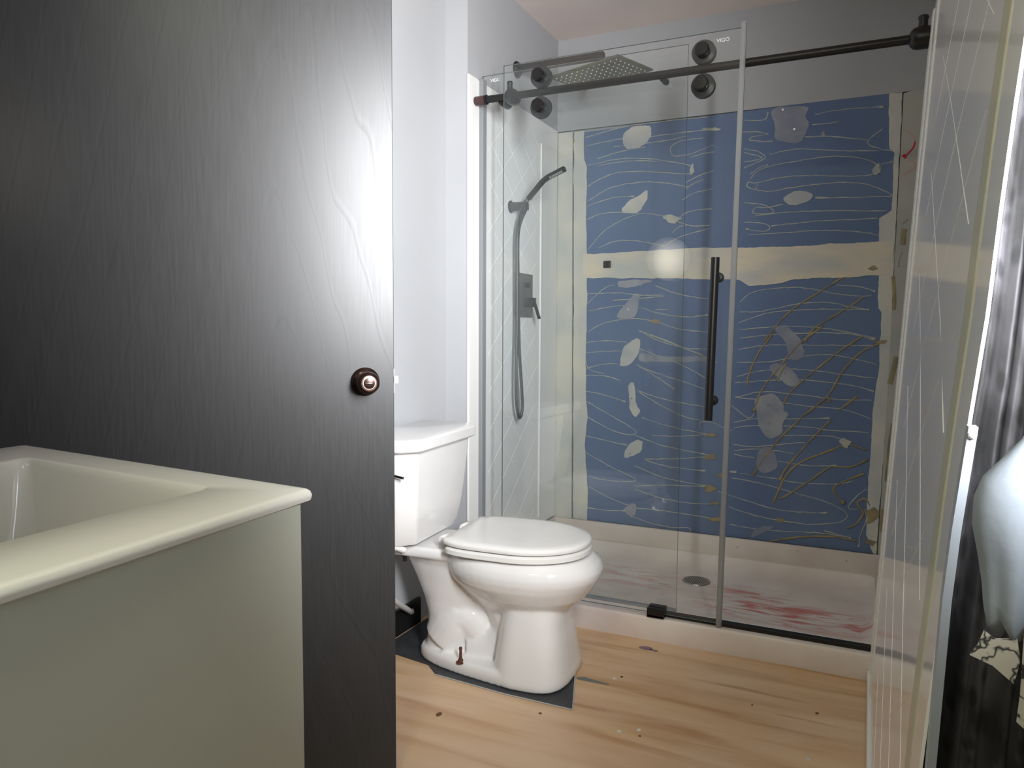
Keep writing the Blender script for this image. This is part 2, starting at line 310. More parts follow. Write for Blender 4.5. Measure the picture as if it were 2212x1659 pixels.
def blot(u, v, rx, ry, m, name='stain'):
    c = at(u, v, 2, 0); pts = [Vector((c.x + rx * math.cos(a) * (1 + 0.3 * noise.noise((math.cos(a) * 2, math.sin(a) * 2, u))), c.y + ry * math.sin(a) * (1 + 0.3 * noise.noise((math.sin(a) * 2, u, math.cos(a)))), 0.0)) for a in [2 * PI * k / 20 for k in range(20)]]
    obj(name, polyslab(bmesh.new(), pts, (0, 0, 0.0006)), m, floor)
for (u, v, a, b_, m) in ((948, 1543, 0.008, 0.012, stain), (1395, 1400, 0.022, 0.014, purple), (1412, 1405, 0.016, 0.007, purple), (1167, 1541, 0.005, 0.005, stain), (1765, 1541, 0.005, 0.006, stain), (1382, 1590, 0.004, 0.004, stain), (1625, 1523, 0.003, 0.004, stain), (1343, 1462, 0.005, 0.006, stain)):
    blot(u, v, a, b_, m)
ceiling = struct(obj('ceiling', bx((-2.6, -0.9, ZC), (1.2, 3.6, ZC + 0.08)), ceil_m), 'white ceiling tinted pink for floor bounce')
# left wall with the doorway the black door hangs in
b = bmesh.new(); box(b, (XW - 0.2, -0.7, 0), (XW - 0.1, 0.875, ZC)); box(b, (XW - 0.2, 1.69, 0), (XW, YF + 0.02, ZC)); box(b, (XW - 0.2, 0.875, 2.06), (XW - 0.1, 1.69, ZC)); box(b, (XW - 0.1, YF, 0), (XL, 3.5, ZC))
struct(obj('wall_left', b, paint), 'blue-grey painted wall, stepped out beside the shower')
b = bmesh.new(); box(b, (-2.6, 0.3, 0), (-2.5, 2.2, ZC)); box(b, (-2.6, 0.2, 0), (XW - 0.2, 0.3, ZC)); box(b, (-2.6, 2.2, 0), (XW - 0.2, 2.3, ZC)); struct(obj('wall_hall', b, paint))
b = bmesh.new(); box(b, (XW - 0.2, 1.675, 0), (XW - 0.09, 1.69, 2.06)); box(b, (XW - 0.2, 0.875, 2.045), (XW - 0.09, 1.675, 2.06)); struct(obj('trim_1', b, black_gloss))
struct(obj('wall_near', (lambda b: (box(b, (XW - 0.2, -0.7, 0), (1.2, -0.6, ZC)), b)[1])(bmesh.new()), paint))
b = bmesh.new(); box(b, (XW - 0.1, 0.10, 0), (-0.62, 0.20, ZC)); struct(obj('wall_vanity', b, paint))
# back wall
wb = struct(obj('wall_back', bx((-1.6, YB + 0.016, 0), (0.5, YB + 0.12, ZC)), paint), 'back wall of the shower, grey above blue wallboard')
# upper painted part is proud of the studs like the boards below it
obj('painted_wallboard', bx((XL, YB - 0.002, 2.030), (0.32, YB + 0.016, ZC)), paint, wb)
# right wall: recess beyond the shower front, solid part behind the loose surround, window part near the camera
b = bmesh.new()
pts = [Vector((xr2(z), YF + 0.07, z)) for z in (0, ZC)] + [Vector((xr2(z), 3.5, z)) for z in (ZC, 0)]
polyslab(b, pts, (0.3, 0, 0))
struct(obj('wall_right_recess', b, paint))
b = bmesh.new()
pts = [Vector((xr(z) + 0.016, 0.90, z)) for z in (0, ZC)] + [Vector((xr(z) + 0.016, YF + 0.055, z)) for z in (ZC, 0)]
polyslab(b, pts, (0.3, 0, 0)); struct(obj('wall_right_middle', b, paint))
b = bmesh.new(); WX = 0.24
box(b, (WX, -0.7, 0), (WX + 0.1, 0.95, 0.95)); box(b, (WX, -0.7, 2.1), (WX + 0.1, 0.95, ZC)); box(b, (WX, -0.7, 0.95), (WX + 0.1, -0.18, 2.1)); box(b, (WX, 0.80, 0.95), (WX + 0.1, 0.95, 2.1))
struct(obj('wall_right', b, paint))
win = struct(obj('window_1', (lambda b: (box(b, (WX + 0.08, -0.18, 0.95), (WX + 0.12, -0.14, 2.1)), box(b, (WX + 0.08, 0.76, 0.95), (WX + 0.12, 0.80, 2.1)), box(b, (WX + 0.08, -0.14, 0.95), (WX + 0.12, 0.76, 0.99)), box(b, (WX + 0.08, -0.14, 2.06), (WX + 0.12, 0.76, 2.1)), b)[-1])(bmesh.new()), whiteplastic))
obj('window_pane', bx((WX + 0.098, -0.14, 0.99), (WX + 0.102, 0.76, 2.06)), winglass, win)
obj('window_sill', bx((WX - 0.01, -0.2, 0.925), (WX + 0.1, 0.78, 0.95), 0.004), whiteplastic, win)
# baseboard behind the toilet
b = bmesh.new(); box(b, (XW, 1.70, 0), (XW + 0.014, 2.30, 0.095), 0.003); struct(obj('baseboard_left', b, black_gloss), 'glossy black baseboard behind the toilet')

# ------------------------------------------------------------------ wallboards, compound and glue on the back wall
YS = YB
def A(x, y): return at(1240 + x * 0.3255, 200 + y * 0.3255, 1, YS)
def B(x, y): return at(1240 + x * 0.3255, 700 + y * 0.3255, 1, YS)
mid = A(1000, 1130).z
lowb = at(1570, 1157, 1, YS).z
b = bmesh.new(); polyslab(b, [A(60, 1140), A(2120, 1085), A(2185, -15), A(60, 265)], (0, 0.014, 0)); board_top = obj('wallboard', b, bluebd, wb)
b = bmesh.new(); polyslab(b, [at(1240, 1119, 1, YS), at(1893, 1197, 1, YS), A(2120, 1093), A(60, 1148)], (0, 0.014, 0)); board_low = obj('wallboard', b, bluebd, wb)
def jitter(pts, amp, step=0.018, seed=0):
    out = []
    for a, c in zip(pts, pts[1:] + pts[:1]):
        n = max(1, int((c - a).length / step))
        for k in range(n):
            p = a.lerp(c, k / n); out.append(p + Vector((noise.noise(p * 14 + Vector((seed, 0, 0))) + 0.5 * noise.noise(p * 70), 0, noise.noise(p * 14 + Vector((0, seed + 5, 3))) + 0.5 * noise.noise(p * 70 + Vector((3, 3, 3))))) * amp)
    return out
def slab(name, pts, m, parent, th=0.0025, amp=0.006, seed=0, rnd=False):
    if rnd:
        q = []
        for i, p in enumerate(pts):
            a = pts[i - 1]; c = pts[(i + 1) % len(pts)]; u = p.lerp(a, 0.38); w_ = p.lerp(c, 0.38)
            q += [(1 - t) ** 2 * u + 2 * t * (1 - t) * p + t * t * w_ for t in (0, 0.33, 0.67, 1)]
        pts = q
    return obj(name, polyslab(bmesh.new(), jitter(pts, amp, 0.008 if rnd else 0.011, seed=seed), (0, -th, 0)), m, parent)
# left compound strip (crack at 1240), its return, the right strip and flange
slab('joint_compound_strip', [at(1240, 286, 1, YS), at(1262, 283, 1, YS), at(1262, 345, 1, YS), at(1269, 360, 1, YS), at(1266, 470, 1, YS), at(1268, 560, 1, YS), at(1269, 640, 1, YS), at(1267, 700, 1, YS), at(1265, 840, 1, YS), at(1270, 900, 1, YS), at(1263, 960, 1, YS), at(1270, 1060, 1, YS), at(1268, 1122, 1, YS), at(1238, 1118, 1, YS)], compound, wb, 0.003, 0.004)
slab('wallboard_strip', [at(1207, 289, 1, YS), at(1238, 286, 1, YS), at(1235.5, 1118, 1, YS), at(1196, 1117, 1, YS)], compound, wb, 0.008, 0.0)
slab('joint_compound_strip', [A(2090, 10), A(2180, 0), A(2130, 1000), A(2100, 1659), B(2060, 800), B(2005, 1525), B(1985, 1522), B(1940, 1400), B(1950, 1100), B(1970, 900), B(1985, 560), B(2020, 300), B(2035, 0), A(2040, 1460), A(2020, 1430), A(2020, 1200), A(2110, 1180), A(2130, 1000), A(2025, 985), A(2025, 835), A(2110, 780), A(2125, 400), A(2090, 370)], compound, wb, 0.003, 0.004, 3)
slab('wallboard_strip', [at(1952, 203, 1, YS), at(2004, 189, 1, YS), at(1912, 1219, 1, YS), at(1895, 1217, 1, YS), at(1922, 760, 1, YS)], flange, wb, 0.012, 0.0)
slab('joint_compound_band', [A(62, 1075), A(400, 1055), A(700, 1035), A(1100, 1028), A(1500, 1018), A(1760, 1000), A(2125, 990), A(2110, 1190), A(2020, 1212), A(1850, 1225), A(1450, 1240), A(1350, 1268), A(1170, 1285), A(1100, 1240), A(750, 1235), A(300, 1232), A(62, 1230)], compound_band, wb, 0.0035, 0.005, 7)
PA = [(patchw, [(320, 285), (400, 225), (515, 205), (515, 290), (470, 350), (350, 385), (320, 340)]), (patchw, [(290, 800), (370, 710), (440, 680), (497, 635), (480, 720), (440, 790), (400, 810)]),
 (patchm, [(1310, 100), (1580, 80), (1530, 170), (1560, 200), (1520, 320), (1450, 340), (1320, 325), (1350, 230), (1300, 160)]), (patchw, [(1385, 700), (1430, 665), (1500, 650), (1610, 680), (1560, 720), (1480, 755), (1420, 745)]),
 (patchm, [(275, 1260), (340, 1240), (550, 1245), (420, 1290), (300, 1300)]), (patchm, [(270, 1500), (330, 1410), (400, 1340), (440, 1345), (435, 1440), (400, 1500)])]
PB = [(patchw, [(290, 280), (330, 150), (410, 85), (440, 110), (430, 200), (380, 270)]), (patchw, [(360, 440), (385, 375), (410, 400), (405, 520), (440, 570), (400, 620), (365, 580)]), (patchw, [(320, 895), (350, 820), (440, 760), (465, 780), (450, 850), (380, 880)]),
 (patchm, [(1310, 5), (1420, 10), (1500, 90), (1535, 160), (1520, 230), (1430, 240), (1410, 120), (1350, 60)]), (patchm, [(1290, 290), (1310, 255), (1410, 260), (1480, 340), (1500, 400), (1440, 410), (1350, 360)]),
 (patchm, [(1190, 500), (1260, 465), (1330, 455), (1390, 530), (1385, 580), (1430, 600), (1370, 660), (1400, 720), (1310, 770), (1250, 720), (1220, 620)]), (patchm, [(1210, 860), (1250, 810), (1330, 830), (1360, 940), (1270, 990), (1215, 960)]),
 (patchm, [(1160, 1410), (1220, 1350), (1330, 1325), (1290, 1370), (1190, 1415)]), (patchm, [(325, 1230), (380, 1190), (420, 1200), (410, 1270), (370, 1285)]), (patchm, [(430, 190), (560, 210), (880, 215), (970, 250), (880, 255), (560, 245), (430, 260)])]
for i, (m, p) in enumerate(PA): slab('compound_patch', [A(*q) for q in p], m, board_top if i < 4 else board_low, 0.002, 0.009, i * 3, True)
for i, (m, p) in enumerate(PB): slab('compound_patch', [B(*q) for q in p], m, board_low, 0.002, 0.009, 50 + i * 3, True)
GA = """75,300 300,235 560,195 900,160|75,355 300,310 520,290 800,255 945,235|260,360 400,345 600,320 750,290|930,345 780,405 660,420 645,360 720,320 860,300|95,485 300,440 500,440 680,465 780,490 790,530 720,540 500,525 300,530 180,570 95,620|160,485 350,455 560,455
95,720 250,630 450,595 600,600 760,625|90,755 250,700 400,690|80,845 200,800 420,800 600,820 700,860 790,885 900,880|95,1040 200,920 330,840 430,805|165,1030 280,985 420,985 560,1010 600,1020|720,715 790,670 920,640|740,600 830,550 925,520|690,840 760,790 920,770|600,1020 700,960 900,900
1080,265 1200,260 1290,275 1180,295 1180,320 1320,325|1130,375 1220,390 1270,430 1220,460 1130,500|1130,400 1200,415 1250,430 1200,450 1130,460|1300,410 1480,375 1750,385 2020,385|2050,240 1960,310 1960,345 2040,375 2115,385|1530,295 1700,290 1950,315
1170,570 1250,505 1450,460 1700,425 1900,435 2030,490 1990,540 1850,555 1600,550 1400,560 1210,600 1160,595 1150,625 1200,640 1220,605|1180,640 1300,655 1450,630 1700,600 1880,600 2010,630 2110,680 2060,690 1600,700|1130,730 1260,745 1325,785 1290,805 1190,800 1210,765 1300,760 1390,740
1200,820 1400,795 1700,785 2080,785|1130,860 1260,870 1300,900 1250,920 1140,905|1310,885 1600,855 2020,835|1160,945 1400,930 1600,915 1850,920 2020,945|1600,145 1800,110 2060,95|1580,215 1760,195|2120,455 2020,480|1130,185 1260,180 1290,130|150,440 300,395 470,360|770,430 860,405 930,395|1170,540 1230,500 1290,480|740,640 800,600 860,575|650,930 700,890 760,880|1640,270 1662,290 1655,260"""
GA2 = """1100,1390 1200,1320 1400,1295 1550,1300 1800,1345 1980,1350|1100,1455 1250,1450 1500,1400 1700,1395 1850,1425 1960,1445|1090,1530 1300,1460 1600,1440 1960,1440|1090,1575 1400,1550 1700,1570 2000,1630|1100,1630 1400,1600 1800,1600 2000,1640|90,1400 200,1300 270,1275|90,1335 300,1330 450,1345 585,1345
95,1450 300,1415 450,1430 560,1465 750,1490 890,1475|90,1590 200,1530 380,1500 540,1520 700,1570 890,1590|540,1280 700,1340 890,1370|540,1450 560,1440 620,1440|250,1380 500,1360 600,1350|1030,1400 1050,1470 1030,1520|1740,1275 1900,1290 2000,1320|430,1580 600,1640 720,1690"""
GB = """80,125 200,110 350,120|80,190 250,180 330,180|80,295 200,265 290,265|75,340 200,345 310,375|80,445 200,470 340,515|80,510 250,610 400,700 400,730 330,730 200,680 80,610|400,735 600,810 850,860 940,880|75,740 200,770 350,805|75,850 250,950 410,1030 330,1045 200,1035 100,1010|100,1080 250,1160 400,1215|80,1215 200,1235 340,1240
400,1220 600,1240 850,1280 980,1300|430,40 560,110 750,160 880,165|440,45 600,110 860,210|430,160 560,210 700,265 880,360|430,280 560,330 750,390 860,430|420,270 560,360 670,435|420,440 600,500 860,550|430,450 560,530 720,610 850,640|450,620 600,670 800,715 930,740|520,740 700,745 900,730|470,895 650,895 900,880
470,900 620,945 870,975|400,940 600,1020 850,1070 940,1090|400,1075 600,1070 900,1080|400,1095 600,1160 800,1190 960,1190|370,1270 500,1320 650,1350 765,1355 768,1385|840,700 840,650 920,655 1000,690|1090,170 1300,140 1600,140 1990,145
1080,255 1300,250 1500,215 1700,205 1900,240 2010,270|1080,350 1250,310 1500,300 1750,330 2000,360|1070,390 1300,375 1500,370 1800,400 1990,445|1070,490 1250,450 1500,470 1750,500 1980,505|1090,490 1300,510 1550,545 1800,570 1970,630|1060,655 1200,630 1400,630 1700,625|1060,690 1200,675 1500,680 1700,705 1960,720
1060,800 1200,815 1350,800 1540,785|1390,740 1600,740 1740,750 1800,790|1060,865 1200,890|1060,840 1250,830 1460,860|1350,910 1550,940 1740,940|1100,990 1300,1020 1500,1055 1750,1060 1850,1040|1050,1020 1250,1060 1500,1130 1700,1190 1810,1260 1770,1310 1600,1330 1400,1310 1200,1270 1030,1215|960,1110 1200,1190 1400,1240 1680,1255
1030,1330 1300,1370 1600,1385 1830,1415|1940,1095 1870,1150 1820,1220 1890,1230|1930,1230 1940,1300 1900,1400 1890,1480|1000,500 1150,620 1200,590|1050,700 1010,740 1000,800|1660,1370 1760,1400 1840,1420|200,330 100,300 80,240"""
BA = "1970,1165 1800,1220 1650,1310 1450,1440 1330,1560 1260,1650|1925,1355 1750,1470 1600,1560 1530,1650"
BB = """1330,50 1220,200 1160,340 1150,410|1660,10 1500,130 1350,300 1240,450 1195,580|1410,260 1340,380|1920,75 1750,190 1560,340 1440,450 1390,530|2050,120 1900,190 1780,320 1680,480 1500,630 1340,790 1240,920 1190,1000|1680,470 1700,510 1670,520|1880,480 1760,570|1700,640 1580,760 1420,940 1370,1030
1950,840 1820,800 1700,840 1500,920 1400,1020 1320,1190|1950,900 1830,950 1700,950 1550,1050 1440,1120 1360,1160|1930,990 1780,1050 1720,1100 1790,1190|1810,1355 1880,1320 1920,1250 1880,1190 1930,1160 1970,1210|1300,1440 1500,1415 1700,1410 1880,1440"""
def beads(src, fn, m, parent, r0, r1):
    for i, s in enumerate(src.replace('\n', '|').split('|')):
        pts = [fn(*map(float, q.split(','))) for q in s.split()]
        P = smoothline(pts, 7); n = len(P); jit = [noise.noise(p * 30 + Vector((i, 0, 0))) for p in P]
        P = [p + Vector((0.0012 * noise.noise(p * 45), -0.0006, 0.0025 * noise.noise(p * 45 + Vector((9, 9, i))))) for p in P]
        R = [max(0.0006, r0 * (1 + 0.55 * j)) for j in jit]
        if i % 3 == 1: R[-1] = r0 * 2.6; R[-2] = r0 * 2.0
        obj('adhesive_bead', tube(bmesh.new(), P, R, 6, flat=0.6, nrm=(0, 1, 0)), m, parent, smooth=True)
beads(GA, A, glue, board_top, 0.0022, 0); beads(GA2, A, glue, board_low, 0.0022, 0); beads(GB, B, glue, board_low, 0.0021, 0)
beads(BA, A, glueb, board_low, 0.0042, 0); beads(BB, B, glueb, board_low, 0.0046, 0)
for (f, x, y, rx, ry, m, par) in ((B, 1365, 1300, 22, 20, glueb, board_low), (B, 1975, 1270, 40, 60, glueb, board_low), (B, 910, 880, 38, 24, glueb, board_low), (B, 900, 1090, 40, 20, glueb, board_low), (B, 930, 1188, 30, 14, glueb, board_low), (B, 940, 1295, 45, 18, glueb, board_low), (B, 905, 735, 40, 14, glueb, board_low), (B, 985, 1000, 30, 20, glueb, board_low), (B, 1800, 790, 35, 30, glue, board_low), (B, 1060, 980, 24, 10, glue, board_low), (A, 785, 510, 14, 40, glue, board_top), (A, 900, 245, 60, 14, glue, board_top), (A, 1985, 1165, 30, 14, glueb, board_low), (A, 2010, 510, 24, 40, glue, board_top), (A, 650, 840, 55, 26, glue, board_top), (A, 545, 1520, 30, 18, glueb, board_low), (B, 1970, 1450, 34, 20, glueb, board_low), (B, 2040, 120, 40, 16, glueb, board_low)):
    pts = [f(x + rx * math.cos(a) * (1 + 0.35 * math.sin(3 * a + x)), y + ry * math.sin(a) * (1 + 0.3 * math.cos(2 * a + y))) for a in [2 * PI * k / 16 for k in range(16)]]
    obj('adhesive_blob', polyslab(bmesh.new(), pts, (0, -0.004, 0)), m, par)
for (f, x, y, par) in ((A, 1385, 115, board_top), (A, 1462, 243, board_top), (B, 1407, 57, board_low), (B, 1398, 327, board_low), (B, 1288, 537, board_low), (B, 1292, 660, board_low), (B, 383, 492, board_low), (B, 372, 860, board_low), (A, 360, 1440, board_low)):
    p = f(x, y); b = bmesh.new(); lathe(b, p + Vector((0, -0.001, 0)), (0, -1, 0), ((0, 0.0045), (0.002, 0.004), (0.002, 0.0015), (0.001, 0.001)), 10); obj('screw_head', b, chrome, par)
# red and brown marks on the right-hand strip
def C5(x, y): return at(1840 + x * 0.3313, 150 + y * 0.3313, 1, YS - 0.012)
def mark(pts, r, m, name='crayon_mark', fl=0.2): obj(name, tube(bmesh.new(), smoothline([C5(*p) for p in pts], 6), r, 6, flat=fl, nrm=(0, 1, 0)), m, wb)
mark([(345, 572), (375, 540), (400, 510), (415, 470)], 0.0035, redm); mark([(330, 570), (345, 560), (350, 580)], 0.005, redm); mark([(415, 470), (405, 440), (380, 415), (345, 400)], 0.002, redfaint)
mark([(375, 590), (420, 615), (410, 645), (370, 665), (335, 695)], 0.004, redfaint)
mark([(345, 1040), (335, 1075), (335, 1110), (330, 1145)], [0.011] * 19, glueb, 'adhesive_smear'); mark([(270, 1350), (275, 1420), (278, 1500), (275, 1570)], 0.007, glueb, 'adhesive_smear')
mark([(330, 1190), (310, 1240), (305, 1290)], 0.0022, glueb, 'adhesive_smear'); mark([(370, 975), (330, 1010)], 0.002, glueb, 'adhesive_smear')
def C6(u, v): return at(u, v, 1, YS - 0.012)
for pts, r in (([(1936, 770), (1930, 800), (1922, 830)], 0.010), ([(1928, 915), (1922, 950), (1917, 1000), (1914, 1040)], 0.006), ([(1908, 1100), (1905, 1150)], 0.009)):
    obj('adhesive_smear', tube(bmesh.new(), smoothline([C6(*p) for p in pts], 5), r, 6, flat=0.2, nrm=(0, 1, 0)), glueb, wb)
# brown speck at the top of the left strip
obj('adhesive_smear', tube(bmesh.new(), smoothline([at(*p, 1, YS - 0.004) for p in ((1222, 301), (1232, 305), (1240, 302), (1236, 314))], 5), 0.004, 6, flat=0.3, nrm=(0, 1, 0)), glueb, wb)

# ------------------------------------------------------------------ shower surround panels
def ribs(bm, P, y0, y1, z0, z1, slope, dy, off=0, r=0.0011):
    # P(y,z) -> point; two families of slanting lines clipped to the rectangle
    for sg in (1, -1):
        c = y0 - (z1 - z0) / slope + off
        while c < y1 + (z1 - z0) / slope:
            pts = []
            for k in range(60):
                z = z0 + (z1 - z0) * k / 59; y = c + sg * (z - (z0 if sg > 0 else z0)) / slope
                if y0 <= y <= y1: pts.append(P(y, z))
            if len(pts) > 2: tube(bm, pts, r, 4)
            c += dy
ls = empty('shower_wall_panel', (XL, 2.50, 0.16)); tag(ls, 'white diamond-patterned shower wall panel behind the glass, left side', 'shower panel')
obj('panel_sheet', bx((XL, 2.505, 0.165), (XL + 0.006, YB - 0.014, 2.028)), acrylic, ls)
b = bmesh.new(); ribs(b, lambda y, z: Vector((XL + 0.006, y, z)), 2.66, 3.17, 0.2, 1.97, 0.85, 0.19, 0.03, 0.0008); tag(obj('embossed_lines', b, ribm, ls), kind='stuff')
obj('edge_trim', bx((XL, 2.500, 0.10), (XL + 0.010, 2.577, 2.029), 0.003), trimw, ls)
obj('corner_ridge', bx((XL + 0.004, 3.185, 0.2), (XL + 0.013, 3.205, 1.93), 0.004), trimw, ls)
rs = empty('shower_wall_panel', (0.06, 1.7, 0)); tag(rs, 'tall glossy white wall panel at the right edge, leaning in front of the shower', 'shower panel')
near = [(0, 0.036), (0.631, 0.065), (0.809, 0.079), (0.881, 0.084), (0.979, 0.092), (1.044, 0.100), (1.133, 0.107), (1.22, 0.112), (1.354, 0.123), (2.0, 0.185)]
def nx(z):
    for (a, xa), (c, xc) in zip(near, near[1:]):
        if z <= c: return xa + (xc - xa) * (z - a) / (c - a)
    return near[-1][1]
def RP(y, z, off=0.0):
    t = min(1, max(0, (y - 0.85) / (2.55 - 0.85))); t2 = t ** 0.6
    return Vector((nx(z) * (1 - t2) + xr(z) * t2 - off, y, z))
def rsheet(y0, y1, z0, z1, off, th, ny=16, nz=20):
    b = bmesh.new(); g = []
    for s in (0, 1):
        g.append([[b.verts.new(RP(y0 + (y1 - y0) * i / ny, z0 + (z1 - z0) * j / nz, off - s * th)) for j in range(nz + 1)] for i in range(ny + 1)])
    for s in (0, 1):
        for i in range(ny):
            for j in range(nz): b.faces.new((g[s][i][j], g[s][i + 1][j], g[s][i + 1][j + 1], g[s][i][j + 1]))
    for j in range(nz):
        for i in (0, ny): b.faces.new((g[0][i][j], g[1][i][j], g[1][i][j + 1], g[0][i][j + 1]))
    for i in range(ny):
        for j in (0, nz): b.faces.new((g[0][i][j], g[1][i][j], g[1][i + 1][j], g[0][i + 1][j]))
    return b
obj('panel_sheet', rsheet(0.85, 2.55, 0.01, 1.985, 0, 0.0032), acrylic, rs, auto=40)
obj('edge_trim', rsheet(2.47, 2.55, 0.01, 1.99, 0.002, 0.003, 2), trimw, rs, auto=40)
obj('edge_trim', rsheet(2.30, 2.34, 0.01, 1.97, 0.0025, 0.003, 2), trimw, rs, auto=40)
creamstripe = mat('yellowish_grey_groove', (0.50, 0.49, 0.36), 0.3)
obj('groove_strip', rsheet(0.955, 1.015, 0.012, 1.985, 0.0012, 0.002, 2), creamstripe, rs, auto=40)
obj('bottom_edge_strip', rsheet(0.9, 2.5, 0.005, 0.035, 0.006, 0.006, 10, 1), trimw, rs, auto=40)
b = bmesh.new(); ribs(b, lambda y, z: RP(y, z, 0.0), 1.05, 1.98, 0.06, 1.95, 0.55, 0.44, 0.05, 0.0004); tag(obj('embossed_lines', b, ribm, rs), kind='stuff')
# pale corner strip beside the near edge of that panel
b = bmesh.new(); st = [(0.0, 0.055), (0.646, 0.075), (0.817, 0.0815), (0.887, 0.0865), (0.990, 0.0965)]
lo = [Vector((x - 0.004, 0.83, z)) for z, x in st]; hi = [Vector((x + 0.004, 0.83, z)) for z, x in reversed(st)]
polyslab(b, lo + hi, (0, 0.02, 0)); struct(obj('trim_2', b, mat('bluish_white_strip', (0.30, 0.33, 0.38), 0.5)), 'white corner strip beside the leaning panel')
b = bmesh.new(); bmesh.ops.create_icosphere(b, subdivisions=2, radius=0.004, matrix=Matrix.Translation(at(2101, 941, 1, 0.828)))
for v in b.verts: v.co += v.co.normalized() * 0.002 * noise.noise(v.co * 300)
obj('plaster_lump', b, trimw, bpy.data.objects['trim_2'])

# ------------------------------------------------------------------ shower pan
pan = empty('shower_pan', (-0.62, 2.95, 0)); tag(pan, 'white shower pan with red smears and a round drain', 'shower pan')
X0, X1 = XL + 0.008, 0.098
def prof_rings():
    def rr(x0, y0, x1, y1, z, c=0.02, n=5):
        pts = []
        for cx, cy, a0 in ((x1 - c, y1 - c, 0), (x0 + c, y1 - c, PI / 2), (x0 + c, y0 + c, PI), (x1 - c, y0 + c, 1.5 * PI)):
            for k in range(n + 1): a = a0 + PI / 2 * k / n; pts.append(Vector((cx + c * math.cos(a), cy + c * math.sin(a), z)))
        return pts
    return rr
rr = prof_rings()
bm = bmesh.new(); Yf, Yb2 = 2.508, YB - 0.02
# outer skirt -> curb top -> down to the floor
R = [rr(X0, Yf, X1, Yb2, 0.0, 0.006), rr(X0, Yf, X1, Yb2, 0.072, 0.006), rr(X0 + .004, Yf + 0.006, X1 - .004, Yb2, 0.081, 0.006), rr(X0 + 0.03, Yf + 0.098, X1 - 0.03, Yb2 - 0.04, 0.082, 0.03), rr(X0 + 0.045, Yf + 0.108, X1 - 0.045, Yb2 - 0.055, 0.055, 0.05), rr(X0 + 0.075, Yf + 0.14, X1 - 0.075, Yb2 - 0.09, 0.036, 0.07), rr(-0.9, 2.95, -0.3, 3.25, 0.030, 0.1)]
loft(bm, R); obj('pan_basin', bm, panm, pan, auto=35)
bm = bmesh.new(); box(bm, (X0, Yb2 - 0.012, 0.075), (X1, Yb2 + 0.008, 0.162), 0.004); box(bm, (X0, Yf + 0.118, 0.075), (X0 + 0.014, Yb2, 0.162), 0.004); obj('tiling_flange', bm, panm, pan, auto=35)
dr = at(1504, 1255, 2, 0.032); bm = bmesh.new(); lathe(bm, (dr.x, dr.y, 0.031), (0, 0, 1), ((0, 0.058), (0.004, 0.056), (0.005, 0.052), (0.0035, 0.049), (0.0035, 0.002)), 40); drain = obj('drain', bm, steel, pan, smooth=False)
bm = bmesh.new()
for i in range(-5, 6):
    for j in range(-5, 6):
        if i * i + j * j <= 26: lathe(bm, (dr.x + i * 0.0085, dr.y + j * 0.0085, 0.0346), (0, 0, 1), ((0, 0.0026), (0.0004, 0.0026)), 6)
tag(obj('drain_holes', bm, matblack, drain), kind='stuff')

# ------------------------------------------------------------------ glass enclosure
GS, GF, GB_ = 2.525, 2.60, 2.548                              # sliding glass, fixed glass, bar
def pane(name, x0, x1, z0, z1, y, parent, lean=0.0, th=0.008):
    b = bmesh.new(); P = [(x0, z0), (x1 - lean, z0), (x1, z1), (x0, z1)]
    polyslab(b, [Vector((x, y, z)) for x, z in P], (0, th, 0))
    b.faces.ensure_lookup_table(); b.normal_update()
    for f in b.faces: f.material_index = 0 if abs(f.normal.y) > 0.9 else 1
    return obj(name, b, [glassm, glassedge], parent)
fx = empty('fixed_glass_panel', (-0.97, GF, 0.083)); tag(fx, 'fixed clear glass shower panel standing on the white curb at left', 'shower glass')
gp = pane('glass_pane', -1.358, -0.576, 0.084, 2.047, GF, fx)
obj('wall_channel', bx((-1.366, GF - 0.014, 0.083), (-1.350, GF + 0.020, 2.035), 0.002), sealm, fx)
obj('bottom_seal', bx((-1.35, GF - 0.008, 0.082), (-0.58, GF + 0.014, 0.090), 0.001), sealm, fx)
sd = empty('sliding_glass_door', (-0.81, GS, 0.083)); tag(sd, 'sliding clear glass shower door with black rollers and black pull bar', 'shower door')
gs = pane('glass_pane', -1.233, -0.388, 0.094, 2.045, GS, sd, lean=0.022)
b = bmesh.new(); P = [(-0.424, 0.082), (-0.406, 0.082), (-0.376, 2.062), (-0.392, 2.062)]
polyslab(b, [Vector((x, GS - 0.006, z)) for x, z in P], (0, 0.02, 0)); bmesh.ops.bevel(b, geom=b.edges[:], offset=0.003, segments=2, affect='EDGES'); obj('edge_seal', b, sealm, sd, auto=30)
def text(parent, body, p, size, name='etched_logo'):
    cu = bpy.data.curves.new('t', 'FONT'); cu.body = body; cu.size = size; cu.extrude = 0.0002; cu.align_x = 'CENTER'
    o = bpy.data.objects.new('t', cu); C.objects.link(o); dg = bpy.context.evaluated_depsgraph_get(); dg.update()
    me = bpy.data.meshes.new_from_object(o.evaluated_get(dg)); b = bmesh.new(); b.from_mesh(me); bpy.data.objects.remove(o); bpy.data.meshes.remove(me)
    b.transform(Matrix.Translation(p) @ Matrix.Rotation(PI / 2, 4, 'X')); obj(name, b, etched, parent)
text(gs, 'VIGO', at(1562, 90, 1, GS - 0.0006), 0.017); text(gp, 'VIGO', at(1070, 176, 1, GF - 0.0006), 0.017)
zb = 1.940
